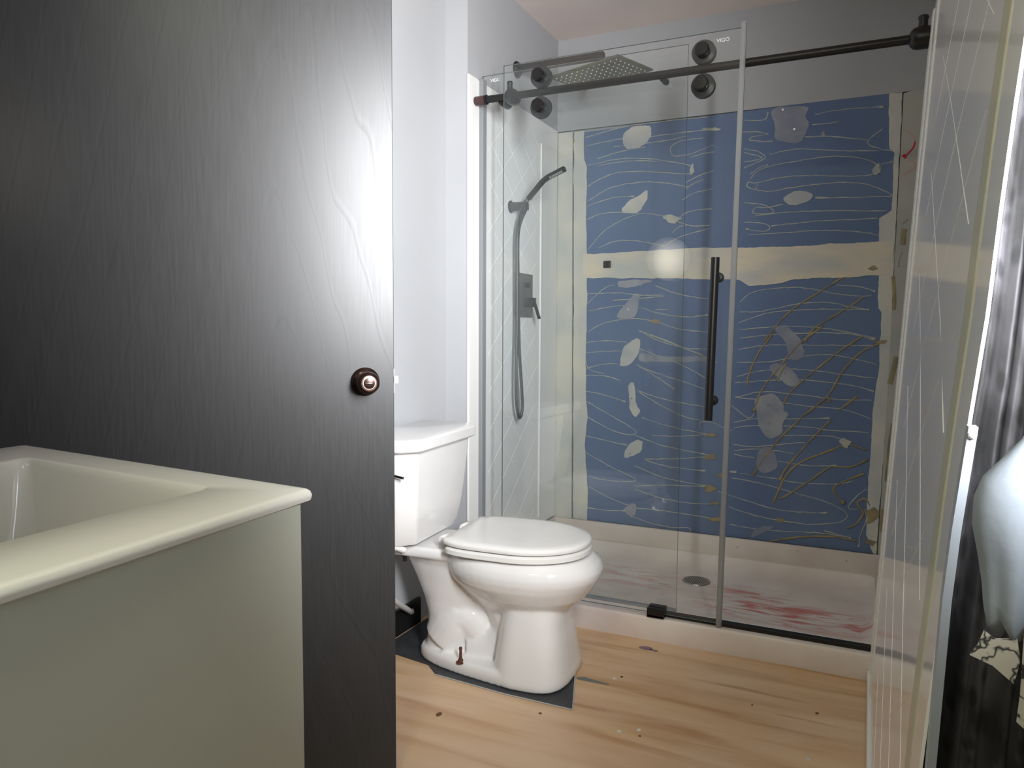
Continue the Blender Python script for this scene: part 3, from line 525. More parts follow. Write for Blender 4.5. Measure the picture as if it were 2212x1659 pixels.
for X in (-1.092, -0.5125):
    for dz, nm in ((0.052, 'roller'), (-0.055, 'roller')):
        b = bmesh.new(); lathe(b, (X, GS + 0.012, zb + dz), (0, 1, 0), ((0, 0.030), (0.002, 0.0385), (0.006, 0.0385), (0.010, 0.034), (0.016, 0.034), (0.020, 0.0385), (0.024, 0.0385), (0.026, 0.030)), 36); ro = obj('roller', b, satinblack, sd, auto=30)
        b = bmesh.new(); lathe(b, (X, GS + 0.012, zb + dz), (0, -1, 0), ((0, 0.009), (0.012, 0.009), (0.0125, 0.0205), (0.016, 0.0225), (0.030, 0.0225), (0.034, 0.0200), (0.0345, 0.004)), 32); obj('roller_cap', b, matblack, ro, auto=30)
    b = bx((X - 0.013, GS + 0.014, zb - 0.05), (X + 0.013, GS + 0.030, zb + 0.05), 0.003) if False else None
# pull bar
b = bmesh.new(); p0 = at(1545.5, 556, 1, 2.468); p1 = at(1529.5, 908, 1, 2.468)
tube(b, [p0, p0.lerp(p1, 0.5), p1], 0.0138, 24); hb = obj('pull_bar', b, matblack, sd, auto=40)
for v in (596, 868):
    t = (v - 556) / 352; q = p0.lerp(p1, t); b = bmesh.new(); lathe(b, (q.x, q.y, q.z), (0, 1, 0), ((0, 0.008), (0.055, 0.008), (0.056, 0.015), (0.0565, 0.015)), 20)
    lathe(b, (q.x, GS + 0.009, q.z), (0, 1, 0), ((0, 0.017), (0.012, 0.017), (0.016, 0.012), (0.018, 0.003)), 24); obj('handle_standoff', b, matblack, sd, auto=40)
# rail
rl = empty('shower_door_rail', (-0.62, GB_, zb)); tag(rl, 'long round black rail carrying the shower door between both walls', 'rail')
b = bmesh.new(); tube(b, [(-1.322, GB_, zb), (-0.6, GB_, zb), (0.118, GB_, zb)], 0.0135, 24); obj('rail_tube', b, matblack, rl, auto=40)
b = bmesh.new(); lathe(b, (-1.320, GB_, zb), (-1, 0, 0), ((0, 0.0155), (0.003, 0.0165), (0.040, 0.0165), (0.043, 0.014)), 24); tag(obj('end_cap', b, redcap, rl, auto=40), 'reddish brown plastic end cap')
b = bmesh.new(); lathe(b, (-1.316, GB_, zb), (1, 0, 0), ((0, 0.018), (0.004, 0.018)), 24); obj('end_ring', b, matblack, rl, auto=40)
b = bmesh.new(); lathe(b, (0.084, GB_, zb), (1, 0, 0.0), ((0, 0.014), (0.004, 0.022), (0.012, 0.029), (0.022, 0.032), (0.055, 0.032)), 28); lathe(b, (0.120, GB_, zb + 0.02), (0, 0, 1), ((0, 0.014), (0.028, 0.012), (0.036, 0.015), (0.042, 0.013)), 16); obj('wall_mount', b, matblack, rl, auto=40)
b = bmesh.new(); lathe(b, (-1.212, GB_ - 0.012, zb), (0, 1, 0), ((0, 0.012), (0.003, 0.026), (0.010, 0.0285), (0.040, 0.0285), (0.053, 0.022)), 28); lathe(b, (-1.218, GB_, zb + 0.018), (0, 0, 1), ((0, 0.011), (0.025, 0.010), (0.030, 0.0115), (0.036, 0.0095)), 16); obj('glass_clamp', b, satinblack, rl, auto=40)
b = bmesh.new(); lathe(b, (-1.250, GB_ + 0.002, zb - 0.008), (0, 1, 0), ((0, 0.018), (0.01, 0.0215), (0.05, 0.0215)), 24); obj('glass_clamp', b, matblack, rl, auto=40)
b = bmesh.new(); lathe(b, (-0.648, GB_, zb - 0.010), (0, 1, 0), ((0, 0.012), (0.04, 0.0125), (0.052, 0.010)), 20); obj('glass_clamp', b, satinblack, rl, auto=40)
# bottom guide and threshold strip
q0 = at(1436, 1335, 2, 0.083); tr = obj('threshold_strip', bx((q0.x, 2.535, 0.0825), (0.056, 2.560, 0.097), 0.002), matblack); tag(tr, 'thin black strip lying along the white shower curb', 'threshold')
g = at(1415, 1335, 2, 0.083); bm = bmesh.new(); box(bm, (g.x - 0.030, 2.508, 0.0825), (g.x + 0.030, 2.524, 0.116), 0.003); box(bm, (g.x - 0.030, 2.534, 0.0825), (g.x + 0.030, 2.560, 0.116), 0.003); box(bm, (g.x - 0.030, 2.508, 0.0825), (g.x + 0.030, 2.560, 0.0915), 0.001)
tag(obj('door_guide', bm, matblack, None, auto=40), 'small black block guiding the glass door on the curb', 'door guide')

# ------------------------------------------------------------------ shower fittings
XP = XL + 0.006
rh = empty('rain_shower_head', (XP, 2.94, 2.15)); tag(rh, 'square rain shower head on a straight arm under the ceiling', 'shower head')
zA = 2.172
b = bmesh.new(); box(b, (XP, 2.920, zA - 0.008), (-0.985, 2.948, zA + 0.020), 0.002); obj('arm', b, mat('dark_bronze_arm', (0.05, 0.042, 0.04), 0.3, metal=0.5), rh, auto=30)
b = bmesh.new(); lathe(b, (XL, 2.934, zA + 0.004), (1, 0, 0), ((0, 0.034), (0.006, 0.034), (0.016, 0.026), (0.018, 0.02)), 28); obj('wall_flange', b, matblack, rh, auto=30)
olive = mat('olive_grey_nozzle_plate', (0.085, 0.085, 0.05), 0.35, metal=0.2)
zH = 2.100; P4 = [at(1194, 166, 2, zH), at(1352, 116, 2, zH), at(1395, 157, 2, zH), at(1253, 200, 2, zH)]
cx = sum((p.x for p in P4), 0) / 4; cy = sum((p.y for p in P4), 0) / 4
ax = (P4[1] - P4[0] + P4[2] - P4[3]); ax.z = 0; wL = ax.length / 2; ax.normalize(); ay = Vector((-ax.y, ax.x, 0)); wW = abs((P4[3] - P4[0]).dot(ay) + (P4[2] - P4[1]).dot(ay)) / 2
MH = Matrix.Translation((cx, cy, zH)) @ Matrix.Rotation(math.atan2(ax.y, ax.x), 4, 'Z')
b = box(bmesh.new(), (-wL / 2, -wW / 2, 0), (wL / 2, wW / 2, 0.008), 0.003); b.transform(MH); hd = obj('head_plate', b, olive, rh, auto=30)
b = bmesh.new()
for i in range(12):
    for j in range(8): lathe(b, (-wL / 2 * 0.86 + wL * 0.86 * i / 11, -wW / 2 * 0.8 + wW * 0.8 * j / 7, 0.0005), (0, 0, -1), ((0, 0.0028), (0.003, 0.002)), 6)
b.transform(MH); tag(obj('nozzles', b, mat('pale_nozzles', (0.75, 0.75, 0.65), 0.4), hd), kind='stuff')
b = bmesh.new(); tube(b, [(-1.0, 2.934, zA), (cx, cy, zH + 0.012)], 0.012, 12); lathe(b, (cx, cy, zH + 0.006), (0, 0, 1), ((0, 0.026), (0.014, 0.022), (0.03, 0.014), (0.05, 0.012)), 20); obj('swivel_joint', b, matblack, rh, auto=40)
# hand shower with bracket and hose
hs = empty('hand_shower', (XP, 2.87, 1.60)); tag(hs, 'black hand shower in a wall bracket with a long hanging hose', 'hand shower')
fm = mat('smoky_black_fitting', (0.035, 0.037, 0.04), 0.3, metal=0.4)
b = bmesh.new(); yb = 2.87; zc = at(1102, 447, 1, yb).z
lathe(b, (XL, yb, zc), (1, 0, 0), ((0, 0.026), (0.010, 0.026), (0.014, 0.020), (0.035, 0.018), (0.060, 0.018)), 24); box(b, (XL + 0.045, yb - 0.016, zc - 0.018), (XL + 0.085, yb + 0.016, zc + 0.014), 0.004); obj('wall_bracket', b, fm, hs, auto=40)
yh = 2.87
h0 = at(1133, 440, 1, yh); h1 = at(1141, 430, 1, yh); h2 = at(1172, 392, 1, yh); h3 = at(1184, 383, 1, yh); h4 = at(1221, 364, 1, yh)
def bar(bm, a, c, wid, th):
    d = (c - a).normalized(); s = Vector((0, 1, 0)); t = d.cross(s).normalized(); loft(bm, [[p + s * (wid * i) + t * (th * j) for i, j in ((-1, -1), (1, -1), (1, 1), (-1, 1))] for p in (a, c)])
b = bmesh.new(); s = Vector((0, 1, 0)); rings = []
for i, (p, th) in enumerate(((h1, 0.0085), (h2, 0.009), (h3, 0.0095), (h4, 0.0100))):
    pr = [h1, h2, h3, h4]; d = (pr[min(i + 1, 3)] - pr[max(i - 1, 0)]).normalized(); t = d.cross(s).normalized(); rings.append([p + s * (0.011 * q) + t * (th * j) for q, j in ((-1, -1), (1, -1), (1, 1), (-1, 1))])
loft(b, rings); bmesh.ops.bevel(b, geom=b.edges[:], offset=0.002, segments=1, affect='EDGES'); wand = obj('wand', b, mat('gloss_black_wand', (0.012, 0.014, 0.014), 0.2), hs, auto=30)
b = bmesh.new(); d = (h4 - h3).normalized(); t = d.cross(s).normalized()
if t.z > 0: t = -t
for k in range(11):
    for q in (-0.009, -0.006, -0.003): 
        c0 = h3.lerp(h4, 0.12 + 0.07 * k) + t * 0.0098 + s * q; lathe(b, c0, t, ((0, 0.0013), (0.0015, 0.001)), 5)
    c0 = h3.lerp(h4, 0.12 + 0.07 * k) + t * 0.0072 + s * -0.0112; box(b, c0 - Vector((0.0012, 0.0008, 0.003)), c0 + Vector((0.0012, 0.0004, 0.003)))
tag(obj('nozzles', b, mat('grey_nozzles', (0.45, 0.47, 0.45), 0.5), wand), kind='stuff')
b = bmesh.new(); tube(b, [Vector((XL + 0.07, yb, zc)), h0, h1], [0.014, 0.011, 0.007], 14); obj('swivel_holder', b, fm, hs, auto=40)
hose = [(XL + 0.055, 2.88, zc - 0.02)] + [tuple(at(u, v, 0, XL + 0.055)) for u, v in ((1118, 500), (1117, 600), (1117, 700), (1115, 780), (1115, 860))]
lo_ = at(1121, 902, 0, XL + 0.05)
hose += [tuple(lo_)] + [tuple(at(u, v, 0, XL + 0.055)) for u, v in ((1128, 885), (1127, 840), (1122, 760), (1120, 680), (1119, 600), (1120, 500))] + [tuple(Vector((XL + 0.075, yb + 0.004, zc - 0.015)))]
b = bmesh.new(); tube(b, smoothline(hose, 8), 0.0068, 10); obj('hose', b, fm, hs, smooth=True)
# valve
vt = empty('shower_valve', (XP, 3.0, 1.22)); tag(vt, 'square black shower valve plate with lever on the left panel', 'shower valve')
c0 = at(1113, 588, 0, XP); c1 = at(1147, 686, 0, XP)
b = bx((XP, c0.y, c1.z), (XP + 0.008, c1.y, c0.z), 0.002); obj('valve_plate', b, mat('brushed_dark_plate', (0.10, 0.095, 0.095), 0.35, metal=0.5), vt, auto=30)
ym = (c0.y + c1.y) / 2 + 0.01
b = bx((XP + 0.006, ym - 0.020, c1.z + 0.045), (XP + 0.05, ym + 0.020, c1.z + 0.085), 0.002); obj('handle_block', b, fm, vt, auto=30)
b = bmesh.new(); a_ = Vector((XP + 0.045, ym, c1.z + 0.078)); e_ = at(1165, 689, 1, ym); bar(b, a_, e_, 0.010, 0.004); bmesh.ops.bevel(b, geom=b.edges[:], offset=0.001, segments=1, affect='EDGES'); obj('lever', b, fm, vt, auto=30)
b = bmesh.new(); lathe(b, (XP + 0.006, ym, c0.z - 0.05), (1, 0, 0), ((0, 0.012), (0.018, 0.012), (0.02, 0.009)), 20); obj('diverter_knob', b, fm, vt, auto=30)
# small square hook on the back wall
q = at(1311, 571, 1, YB - 0.012); tag(obj('body_jet', bx((q.x - 0.017, YB - 0.016, q.z - 0.016), (q.x + 0.017, YB - 0.002, q.z + 0.016), 0.003), matblack, None, auto=30), 'small black square fitting on the compound band of the back wall', 'fitting')

# ------------------------------------------------------------------ toilet
TL = (-1.455, 2.085, 0.0034); TR = math.radians(4)
to = empty('toilet', TL, TR); tag(to, 'white porcelain toilet with closed lid on dark vinyl scrap', 'toilet')
def ring(z, xc, xf, xb, ry, p=2.2, n=48, rear=1.0):
    out = []
    for k in range(n):
        a = 2 * PI * k / n; c, s = math.cos(a), math.sin(a)
        x = (xf if c > 0 else xb) * math.copysign(abs(c) ** (2 / p), c); y = ry * math.copysign(abs(s) ** (2 / p), s)
        if c < 0: y *= 1 - (1 - rear) * abs(c)
        out.append(Vector((xc + x, y, z)))
    return out
bm = bmesh.new()
# foot slab
def slabring(z, g):
    out = []
    for v in ring(z, 0.43, 0.245 + g, 0.286 + g, 1.0, 2.9):
        t = (v.x - 0.144) / 0.54; out.append(Vector((v.x, v.y * (0.095 + 0.078 * max(0, min(1, t * 1.25)) + g), z)))
    return out
loft(bm, [slabring(0.0, 0.0), slabring(0.03, 0.0), slabring(0.042, -0.008)])
# front column
loft(bm, [ring(0.002, 0.556, 0.118, 0.125, 0.165, 3.2), ring(0.02, 0.556, 0.118, 0.125, 0.165, 3.2), ring(0.09, 0.554, 0.108, 0.116, 0.150, 3.2), ring(0.17, 0.552, 0.098, 0.105, 0.134, 3.0), ring(0.25, 0.558, 0.090, 0.10, 0.120, 2.8), ring(0.29, 0.56, 0.10, 0.11, 0.11, 2.5)])
# bowl
loft(bm, [ring(0.19, 0.53, 0.09, 0.17, 0.075), ring(0.225, 0.53, 0.135, 0.20, 0.115), ring(0.26, 0.525, 0.180, 0.225, 0.150), ring(0.30, 0.515, 0.219, 0.255, 0.176), ring(0.325, 0.512, 0.238, 0.26, 0.186), ring(0.345, 0.51, 0.244, 0.262, 0.189), ring(0.365, 0.507, 0.239, 0.262, 0.185), ring(0.383, 0.502, 0.224, 0.262, 0.172), ring(0.388, 0.50, 0.222, 0.25, 0.165)])
# trapway body behind the bowl
loft(bm, [ring(0.0, 0.245, 0.10, 0.085, 0.082, 2.6), ring(0.08, 0.25, 0.10, 0.08, 0.070, 2.4), ring(0.14, 0.255, 0.11, 0.085, 0.068), ring(0.20, 0.265, 0.14, 0.11, 0.075), ring(0.27, 0.28, 0.17, 0.155, 0.090), ring(0.33, 0.28, 0.18, 0.185, 0.105), ring(0.37, 0.27, 0.18, 0.20, 0.125)])
tube(bm, smoothline([(0.23, 0, 0.30), (0.40, 0, 0.26), (0.47, 0, 0.14), (0.42, 0, 0.07), (0.33, 0, 0.06)], 5), [0.075] * 21, 20)
tube(bm, smoothline([(0.24, 0, 0.06), (0.30, 0, 0.15), (0.36, 0, 0.10)], 5), [0.088, 0.088, 0.088, 0.088, 0.086, 0.084, 0.082, 0.078, 0.074, 0.07, 0.066], 20)
# deck
box(bm, (0.055, -0.125, 0.352), (0.34, 0.125, 0.388), 0.012, 3)
bm = bake(bm, [('REMESH', dict(mode='VOXEL', voxel_size=0.0045)), ('SMOOTH', dict(factor=0.6, iterations=9))])
obj('bowl', bm, porcelain, to, local=True, smooth=True)
def egg(z, g, back=0.282, xc=0.50, xf=0.217, ry=0.186, n=56):
    out = []
    for k in range(n):
        a = 2 * PI * k / n; c, s = math.cos(a), math.sin(a)
        x = xc + ((xf + g) * c if c > 0 else -(0.245 + g) * abs(c) ** 0.46); y = (ry + g) * math.copysign(abs(s) ** (0.94 if c > 0 else 0.55), s)
        if x < back - g: y *= 1; x = back - g
        out.append(Vector((x, y, z)))
    return out
bm = bmesh.new(); E = [egg(0.392, -0.006, 0.30), egg(0.396, 0, 0.30), egg(0.409, 0, 0.30), egg(0.414, -0.006, 0.30)]
inner = [[Vector((0.49 + (p.x - 0.49) * 0.68, p.y * 0.62, zz)) for p in egg(zz, 0)] for zz in (0.414, 0.392)]
loft(bm, E + inner + [E[0]], caps=False); bmesh.ops.remove_doubles(bm, verts=bm.verts, dist=1e-5); obj('seat', bm, seatm, to, local=True, auto=50)
bm = bmesh.new(); loft(bm, [egg(0.4175, -0.010, 0.282), egg(0.4195, -0.003, 0.282), egg(0.425, -0.001, 0.282), egg(0.432, -0.002, 0.282), egg(0.4365, -0.008, 0.282), egg(0.4385, -0.03, 0.30), egg(0.4395, -0.09, 0.34)]); obj('lid', bm, seatm, to, local=True, auto=50)
for y in (-0.078, 0.078):
    bm = bmesh.new(); lathe(bm, (0.262, y - 0.024, 0.412), (0, 1, 0), ((0, 0.013), (0.003, 0.0155), (0.045, 0.0155), (0.048, 0.013)), 20); box(bm, (0.246, y - 0.02, 0.386), (0.285, y + 0.02, 0.412), 0.004); obj('hinge', bm, seatm, to, local=True, auto=40)
def tring(z, x0, x1, ry, c=0.05, cr=0.012):
    P = [(x0, -ry), (x1 - c, -ry), (x1, -ry + c * 0.95), (x1, ry - c * 0.95), (x1 - c, ry), (x0, ry)]; out = []
    n = len(P)
    for i in range(n):
        a = Vector((*P[i - 1], 0)); b_ = Vector((*P[i], 0)); d = Vector((*P[(i + 1) % n], 0))
        u = b_ + (a - b_).normalized() * cr; w_ = b_ + (d - b_).normalized() * cr
        for t in (0, 0.25, 0.5, 0.75, 1): q = (1 - t) ** 2 * u + 2 * t * (1 - t) * b_ + t * t * w_; out.append(Vector((q.x, q.y, z)))
    return out
bm = bmesh.new(); loft(bm, [tring(0.392, 0.05, 0.165, 0.165), tring(0.402, 0.036, 0.188, 0.188), tring(0.43, 0.03, 0.198, 0.200), tring(0.50, 0.024, 0.208, 0.215), tring(0.60, 0.02, 0.217, 0.227), tring(0.708, 0.016, 0.224, 0.236)]); obj('tank', bm, porcelain, to, local=True, auto=28)
bm = bmesh.new(); loft(bm, [tring(0.706, 0.012, 0.238, 0.247), tring(0.711, 0.009, 0.243, 0.252), tring(0.738, 0.009, 0.243, 0.252), tring(0.745, 0.011, 0.239, 0.248), tring(0.748, 0.014, 0.228, 0.238)]); obj('tank_lid', bm, porcelain, to, local=True, auto=28)
bm = bmesh.new(); lathe(bm, (0.12, -0.222, 0.645), (0, -1, 0), ((0, 0.012), (0.014, 0.012), (0.018, 0.008)), 16); tube(bm, [(0.12, -0.238, 0.645), (0.16, -0.243, 0.640), (0.205, -0.243, 0.634)], 0.005, 10); obj('flush_lever', bm, chrome, to, local=True, auto=40)
for sy in (-1, 1):
    bm = bmesh.new(); lathe(bm, (0.335, sy * 0.118, 0.036), (0, 0, 1), ((0, 0.015), (0.003, 0.014), (0.004, 0.009), (0.010, 0.008), (0.012, 0.005), (0.040, 0.0045), (0.046, 0.006), (0.050, 0.004)), 14); tag(obj('floor_bolt', bm, rust, to, local=True, auto=40), 'rusty bare floor bolt')
bm = bmesh.new(); lathe(bm, (0.13, -0.105, 0.345), (0, 0, 1), ((-0.012, 0.007), (0.006, 0.007), (0.006, 0.014), (0.010, 0.014)), 12); obj('tank_bolt', bm, matblack, to, local=True, auto=40)
# supply tube
q0 = at(885, 1320, 0, XW + 0.025); q1 = at(836, 1276, 0, XW + 0.12)
b = bmesh.new(); tube(b, smoothline([(XW + 0.01, q0.y + 0.03, q0.z - 0.008), q0, q1, (q1.x + 0.02, q1.y - 0.02, q1.z + 0.14), (-1.29, 1.95, 0.385)], 6), 0.010, 12)
tag(obj('water_supply_tube', b, whiteplastic, None, smooth=True), 'white plastic water supply tube over the black baseboard', 'tube')
# vinyl scrap below
mp_ = [at(1236, 1534, 2, 0), at(1246, 1397, 2, 0), Vector((-0.95, 2.40, 0)), Vector((XW + 0.02, 2.46, 0)), Vector((XW + 0.02, 1.99, 0)), at(852, 1413, 2, 0), at(925, 1437, 2, 0), at(941, 1458, 2, 0), at(1090, 1500, 2, 0)]
vs = obj('vinyl_scrap', polyslab(bmesh.new(), [Vector((p.x, p.y, 0.0004)) for p in mp_], (0, 0, 0.0028)), vinyl); tag(vs, 'dark grey vinyl flooring scrap under the toilet foot', 'vinyl scrap')
b = bmesh.new(); e = [p.copy() for p in mp_[:2]]; tube(b, [Vector((p.x + 0.001, p.y, 0.002)) for p in (e[0], e[0].lerp(e[1], 0.3), e[0].lerp(e[1], 0.6), e[1])], 0.0022, 6); tube(b, [Vector((p.x, p.y - 0.001, 0.002)) for p in (mp_[0], mp_[8], mp_[7])], 0.0018, 6); obj('torn_edge', b, vinyl_edge, vs)
sl = [at(1246, 1465, 2, 0), at(1262, 1464, 2, 0), at(1316, 1480, 2, 0), at(1270, 1472, 2, 0), at(1249, 1468, 2, 0)]
tag(obj('torn_vinyl_strip', polyslab(bmesh.new(), [Vector((p.x, p.y, 0.0002)) for p in sl], (0, 0, 0.003)), mat('grey_vinyl_sliver', (0.16, 0.18, 0.18), 0.5), None), 'thin torn grey vinyl sliver right of the toilet foot', 'vinyl scrap')

# ------------------------------------------------------------------ black door
Hg = Vector((-1.556, 0.884, 0)); Ee = Vector((-0.981, 1.44, 0)); dd = (Ee - Hg).normalized(); wd = (Ee - Hg).length; nn = Vector((dd.y, -dd.x, 0))
ang = math.atan2(dd.y, dd.x)
d1 = empty('door_1', Hg, ang); struct(d1, 'flat black wood-grain door standing half open')
obj('door_leaf', bx((0, 0, 0.012), (wd, 0.035, 2.04), 0.0012, 1), doorm, d1, local=True)
kz = 0.9615; kx = wd - 0.066
b = bmesh.new(); lathe(b, (kx, 0, kz), (0, -1, 0), ((0, 0.0325), (0.003, 0.0325), (0.006, 0.031), (0.011, 0.024), (0.013, 0.018)), 40); rose = obj('knob_rose', b, bronze, d1, local=True, auto=50)
b = bmesh.new(); lathe(b, (kx, -0.008, kz), (0, -1, 0), ((0, 0.016), (0.010, 0.0115), (0.018, 0.0125), (0.026, 0.020), (0.034, 0.0245), (0.044, 0.0252), (0.052, 0.0235), (0.0575, 0.019), (0.0585, 0.0165)), 44); kn = obj('door_knob', b, bronze, d1, local=True, auto=60)
b = bmesh.new(); lathe(b, (kx, -0.0662, kz), (0, -1, 0), ((0, 0.0175), (0.0008, 0.0168), (0.0006, 0.0125), (-0.0025, 0.012)), 36); obj('knob_ring', b, rosebronze, kn, local=True, auto=60)
b = bmesh.new(); lathe(b, (kx, -0.062, kz), (0, -1, 0), ((0, 0.0115), (0.002, 0.0112)), 28); box(b, (kx - 0.0095, -0.068, kz - 0.0022), (kx + 0.0095, -0.063, kz + 0.0022), 0.001); obj('privacy_button', b, mat('worn_dark_metal', (0.16, 0.14, 0.14), 0.25, metal=0.9), kn, local=True, auto=60)
b = bx((wd, 0.006, kz - 0.028), (wd + 0.0015, 0.030, kz + 0.028), 0); box(b, (wd + 0.001, 0.004, kz - 0.006), (wd + 0.011, 0.016, kz + 0.011), 0.001); obj('latch', b, mat('bright_latch', (0.85, 0.85, 0.84), 0.3, metal=0.3), d1, local=True)
for z in (0.2, 1.0, 1.8): b = bmesh.new(); lathe(b, (-0.004, -0.004, z), (0, 0, 1), ((0, 0.006), (0.09, 0.006)), 12); obj('hinge', b, bronze, d1, local=True, auto=40)

# ------------------------------------------------------------------ vanity
O = Vector((-0.606, 0.718, 0.885)); EXv = Vector((-0.581, 0.007, 0.013)); EYv = Vector((0.0285, -0.470, 0.0))
LX, LY = EXv.length, EYv.length; ex, ey = EXv.normalized(), EYv.normalized()
def V(a, c, z): return O + ex * a + ey * c + Vector((0, 0, z))
va = empty('vanity', (O + EXv / 2 + EYv / 2 - Vector((0, 0, 0.885))), 0); tag(va, 'pale grey bathroom vanity with white rectangular basin at lower left', 'vanity')
def rrv(a0, c0, a1, c1, z, r, n=6):
    pts = []
    for ca, cc, t0 in ((a1 - r, c1 - r, 0), (a0 + r, c1 - r, PI / 2), (a0 + r, c0 + r, PI), (a1 - r, c0 + r, 1.5 * PI)):
        for k in range(n + 1): t = t0 + PI / 2 * k / n; pts.append(V(ca + r * math.cos(t), cc + r * math.sin(t), z))
    return pts
a0, c0_, a1, c1_ = 0.108, 0.062, LX - 0.105, LY - 0.11
T = 0.0155
bm = bmesh.new(); rg = [rrv(a0 - 0.02, c0_ - 0.02, a1 + 0.02, c1_ + 0.02, -T, 0.02)]
for (g, z) in ((-0.004, -T), (-0.0012, -T + 0.002), (0, -T + 0.006), (0, -0.007), (-0.0015, -0.003), (-0.0045, -0.0007), (-0.010, 0)): rg.append(rrv(-g, -g, LX + g, LY + g, z, 0.010))
for (g, z, r) in ((0, 0, 0.012), (0.002, -0.0006, 0.012), (0.004, -0.002, 0.013), (0.0065, -0.005, 0.014), (0.009, -0.010, 0.016), (0.0115, -0.02, 0.018), (0.014, -0.04, 0.02), (0.0165, -0.06, 0.022), (0.019, -0.08, 0.025), (0.022, -0.105, 0.03), (0.027, -0.125, 0.034), (0.036, -0.138, 0.04), (0.05, -0.143, 0.05), (0.12, -0.146, 0.05)): rg.append(rrv(a0 + g, c0_ + g, a1 - g, c1_ - g, z, r))
loft(bm, rg, caps=False); bm.verts.ensure_lookup_table(); bm.faces.new(bm.verts[-28:])
top = obj('countertop_basin', bm, mat('white_vanity_top', (0.82, 0.81, 0.76), 0.13, spec=0.6), va, auto=35)
pc = V((a0 + a1) / 2, (c0_ + c1_) / 2, -0.146); b = bmesh.new(); lathe(b, pc, (0, 0, 1), ((0, 0.024), (0.003, 0.023), (0.003, 0.017), (0.001, 0.015)), 24); obj('drain', b, chrome, va)
cabm = mat('pale_grey_cabinet_paint', (0.52, 0.53, 0.45), 0.42, bump=0.06, bscale=200, vary=0.03)
ins = 0.022
def vslab(a0, c0, a1, c1, z0, z1, bev=0.002):
    b = bmesh.new(); q = lambda a, c, z: Vector((V(a, c, 0).x, V(a, c, 0).y, z))
    loft(b, [[q(a0, c0, z0), q(a1, c0, z0), q(a1, c1, z0), q(a0, c1, z0)], [q(a0, c0, z1), q(a1, c0, z1), q(a1, c1, z1), q(a0, c1, z1)]])
    if bev: bmesh.ops.bevel(b, geom=b.edges[:], offset=bev, segments=2, affect='EDGES')
    return b
ct = 0.885 - T + 0.001
cs = [(-0.609, 0.696), (-0.630, 0.698), (-0.613, 0.245), (-0.592, 0.243)]
b = bmesh.new(); loft(b, [[Vector((x, y, z)) for x, y in cs] for z in (0.0, ct)]); bmesh.ops.bevel(b, geom=b.edges[:], offset=0.0015, segments=2, affect='EDGES'); side = obj('cabinet_side', b, cabm, va, auto=30)
obj('cabinet_side', vslab(LX - ins - 0.016, ins, LX - ins, LY - 0.002, 0.0, ct), cabm, va, auto=30)
obj('cabinet_back', vslab(ins + 0.016, LY - 0.018, LX - ins - 0.016, LY - 0.004, 0.05, ct), cabm, va, auto=30)
obj('cabinet_floor', vslab(ins + 0.016, ins + 0.02, LX - ins - 0.016, LY - 0.02, 0.08, 0.096), cabm, va, auto=30)
wmid = LX / 2
for x0_, x1_ in ((ins + 0.018, wmid - 0.0015), (wmid + 0.0015, LX - ins - 0.018)):
    dr_ = obj('cabinet_door', vslab(x0_, ins, x1_, ins + 0.016, 0.10, 0.84), cabm, va, auto=30)
    hx = x1_ - 0.03 if x1_ < LX * 0.6 else x0_ + 0.03
    b = bmesh.new(); tube(b, [V(hx, ins, -0.10) , V(hx, ins - 0.022, -0.105), V(hx, ins - 0.022, -0.215), V(hx, ins, -0.22)], 0.004, 10); obj('handle', b, matblack, dr_)
obj('edge_chip', bx((-0.6125, 0.6945, 0.808), (-0.6085, 0.6975, 0.813)), mat('dark_chip', (0.08, 0.08, 0.07), 0.8), side)

# vanity lamp on the wall above (outside the frame, seen mirrored in the shower glass)
vl = empty('vanity_lamp', (-1.17, 0.20, 1.545)); tag(vl, 'round frosted wall lamp above the vanity', 'lamp')
b = bmesh.new(); lathe(b, (-1.17, 0.20, 1.545), (0, 1, 0), ((0, 0.15), (0.02, 0.15), (0.022, 0.145)), 40); obj('back_plate', b, bronze, vl, auto=30)
em, n_, bb = nodes('glowing_frosted_glass'); bb.inputs['Emission Color'].default_value = (1.0, 0.93, 0.78, 1); bb.inputs['Emission Strength'].default_value = 3.0; g1 = N(n_, 'ShaderNodeNewGeometry'); g2 = N(n_, 'ShaderNodeVectorMath', operation='DISTANCE'); g2.inputs[1].default_value = (-1.17, 0.25, 1.545); n_.links.new(g1.outputs['Position'], g2.inputs[0]); g3 = N(n_, 'ShaderNodeMapRange', interpolation_type='SMOOTHSTEP'); g3.inputs[1].default_value = 0.03; g3.inputs[2].default_value = 0.15; g3.inputs[3].default_value = 4.2; g3.inputs[4].default_value = 0.35; n_.links.new(g2.outputs['Value'], g3.inputs[0]); n_.links.new(g3.outputs[0], bb.inputs['Emission Strength']); bb.inputs['Base Color'].default_value = (0.9, 0.9, 0.85, 1)
b = bmesh.new(); lathe(b, (-1.17, 0.222, 1.545), (0, 1, 0), ((0, 0.140), (0.02, 0.138), (0.045, 0.12), (0.065, 0.09), (0.078, 0.05), (0.082, 0.01)), 40); obj('lamp_shade', b, em, vl, auto=60)

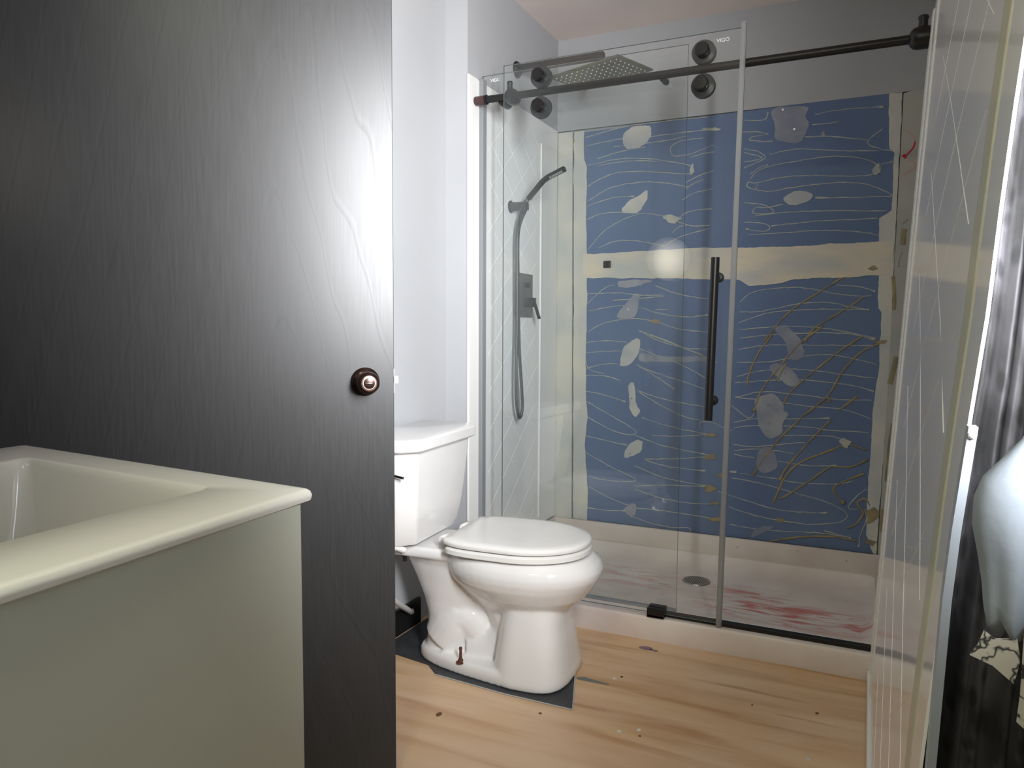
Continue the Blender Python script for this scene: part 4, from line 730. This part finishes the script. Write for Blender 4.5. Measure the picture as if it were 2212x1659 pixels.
# ------------------------------------------------------------------ curtain at the right
cu = empty('window_curtain', (0.15, 0.85, 0.0)); tag(cu, 'black and grey marbled curtain hanging at the far right edge', 'curtain')
bm = bmesh.new(); nu, nz = 60, 40; g = []
for i in range(nu + 1):
    t = i / nu; col = []
    for j in range(nz + 1):
        z = 0.03 + 2.12 * j / nz
        x = (nx(min(z, 1.98)) + 0.0050) * (1 - t) + 0.190 * t; y = 0.885 - 0.085 * t
        fold = 0.007 * math.sin(t * 21 + 0.6 * math.sin(z * 2)) + 0.004 * math.sin(t * 43 + z)
        col.append(bm.verts.new((x, y - abs(fold) * 0.9, z)))
    g.append(col)
for i in range(nu):
    for j in range(nz): bm.faces.new((g[i][j], g[i + 1][j], g[i + 1][j + 1], g[i][j + 1]))
obj('curtain_cloth', bm, curtm, cu, smooth=True)
# bunched pale lining
def LP(u, v, y): return at(u, v, 1, y)
outl = [(905, 2236, 2262), (950, 2207, 2270), (1000, 2158, 2280), (1035, 2122, 2285), (1080, 2102, 2285), (1140, 2098, 2283), (1200, 2110, 2275), (1260, 2120, 2262), (1310, 2124, 2250), (1345, 2130, 2240), (1368, 2158, 2222)]
bm = bmesh.new(); rings = []
for v, l, r in outl:
    c = at((l + r) / 2, v, 1, 0.735); wx = (at(r, v, 1, 0.735) - at(l, v, 1, 0.735)).length / 2; n = 40; rg_ = []
    k_ = max(0, (v - 1100) / 268)
    for k in range(n):
        a = 2 * PI * k / n; pl = 1 + 0.10 * k_ * math.sin(7 * a + 1)
        rg_.append(Vector((c.x + wx * math.cos(a) * (1 + 0.03 * k_ * math.sin(9 * a)), c.y + 0.026 * math.sin(a) * pl * min(1, wx / 0.03), c.z + (0.006 * k_ * math.sin(5 * a + 0.5)))))
    rings.append(rg_)
loft(bm, rings); tag(obj('bunched_lining', bm, lining, cu, smooth=True), 'pale grey bulging lining bunched over the cloth')
fp = [(2126, 1362), (2150, 1380), (2198, 1380), (2204, 1430), (2190, 1478), (2176, 1466), (2144, 1438), (2095, 1415), (2112, 1392)]
bm = bmesh.new(); polyslab(bm, [at(u, v, 1, 0.722) for u, v in fp], (0, 0.0015, 0)); tag(obj('turned_corner', bm, flapm, cu), 'cream folded corner with black veins')
fp = [(2212, 1370), (2240, 1370), (2240, 1600), (2196, 1560), (2204, 1500)]
bm = bmesh.new(); polyslab(bm, [at(u, v, 1, 0.728) for u, v in fp], (0, 0.0015, 0)); obj('turned_corner', bm, flapm, cu)
b = bmesh.new(); tube(b, [(0.205, -0.3, 2.17), (0.205, 0.3, 2.17), (0.205, 0.84, 2.17)], 0.01, 12); obj('curtain_rod', b, matblack, cu, auto=40)
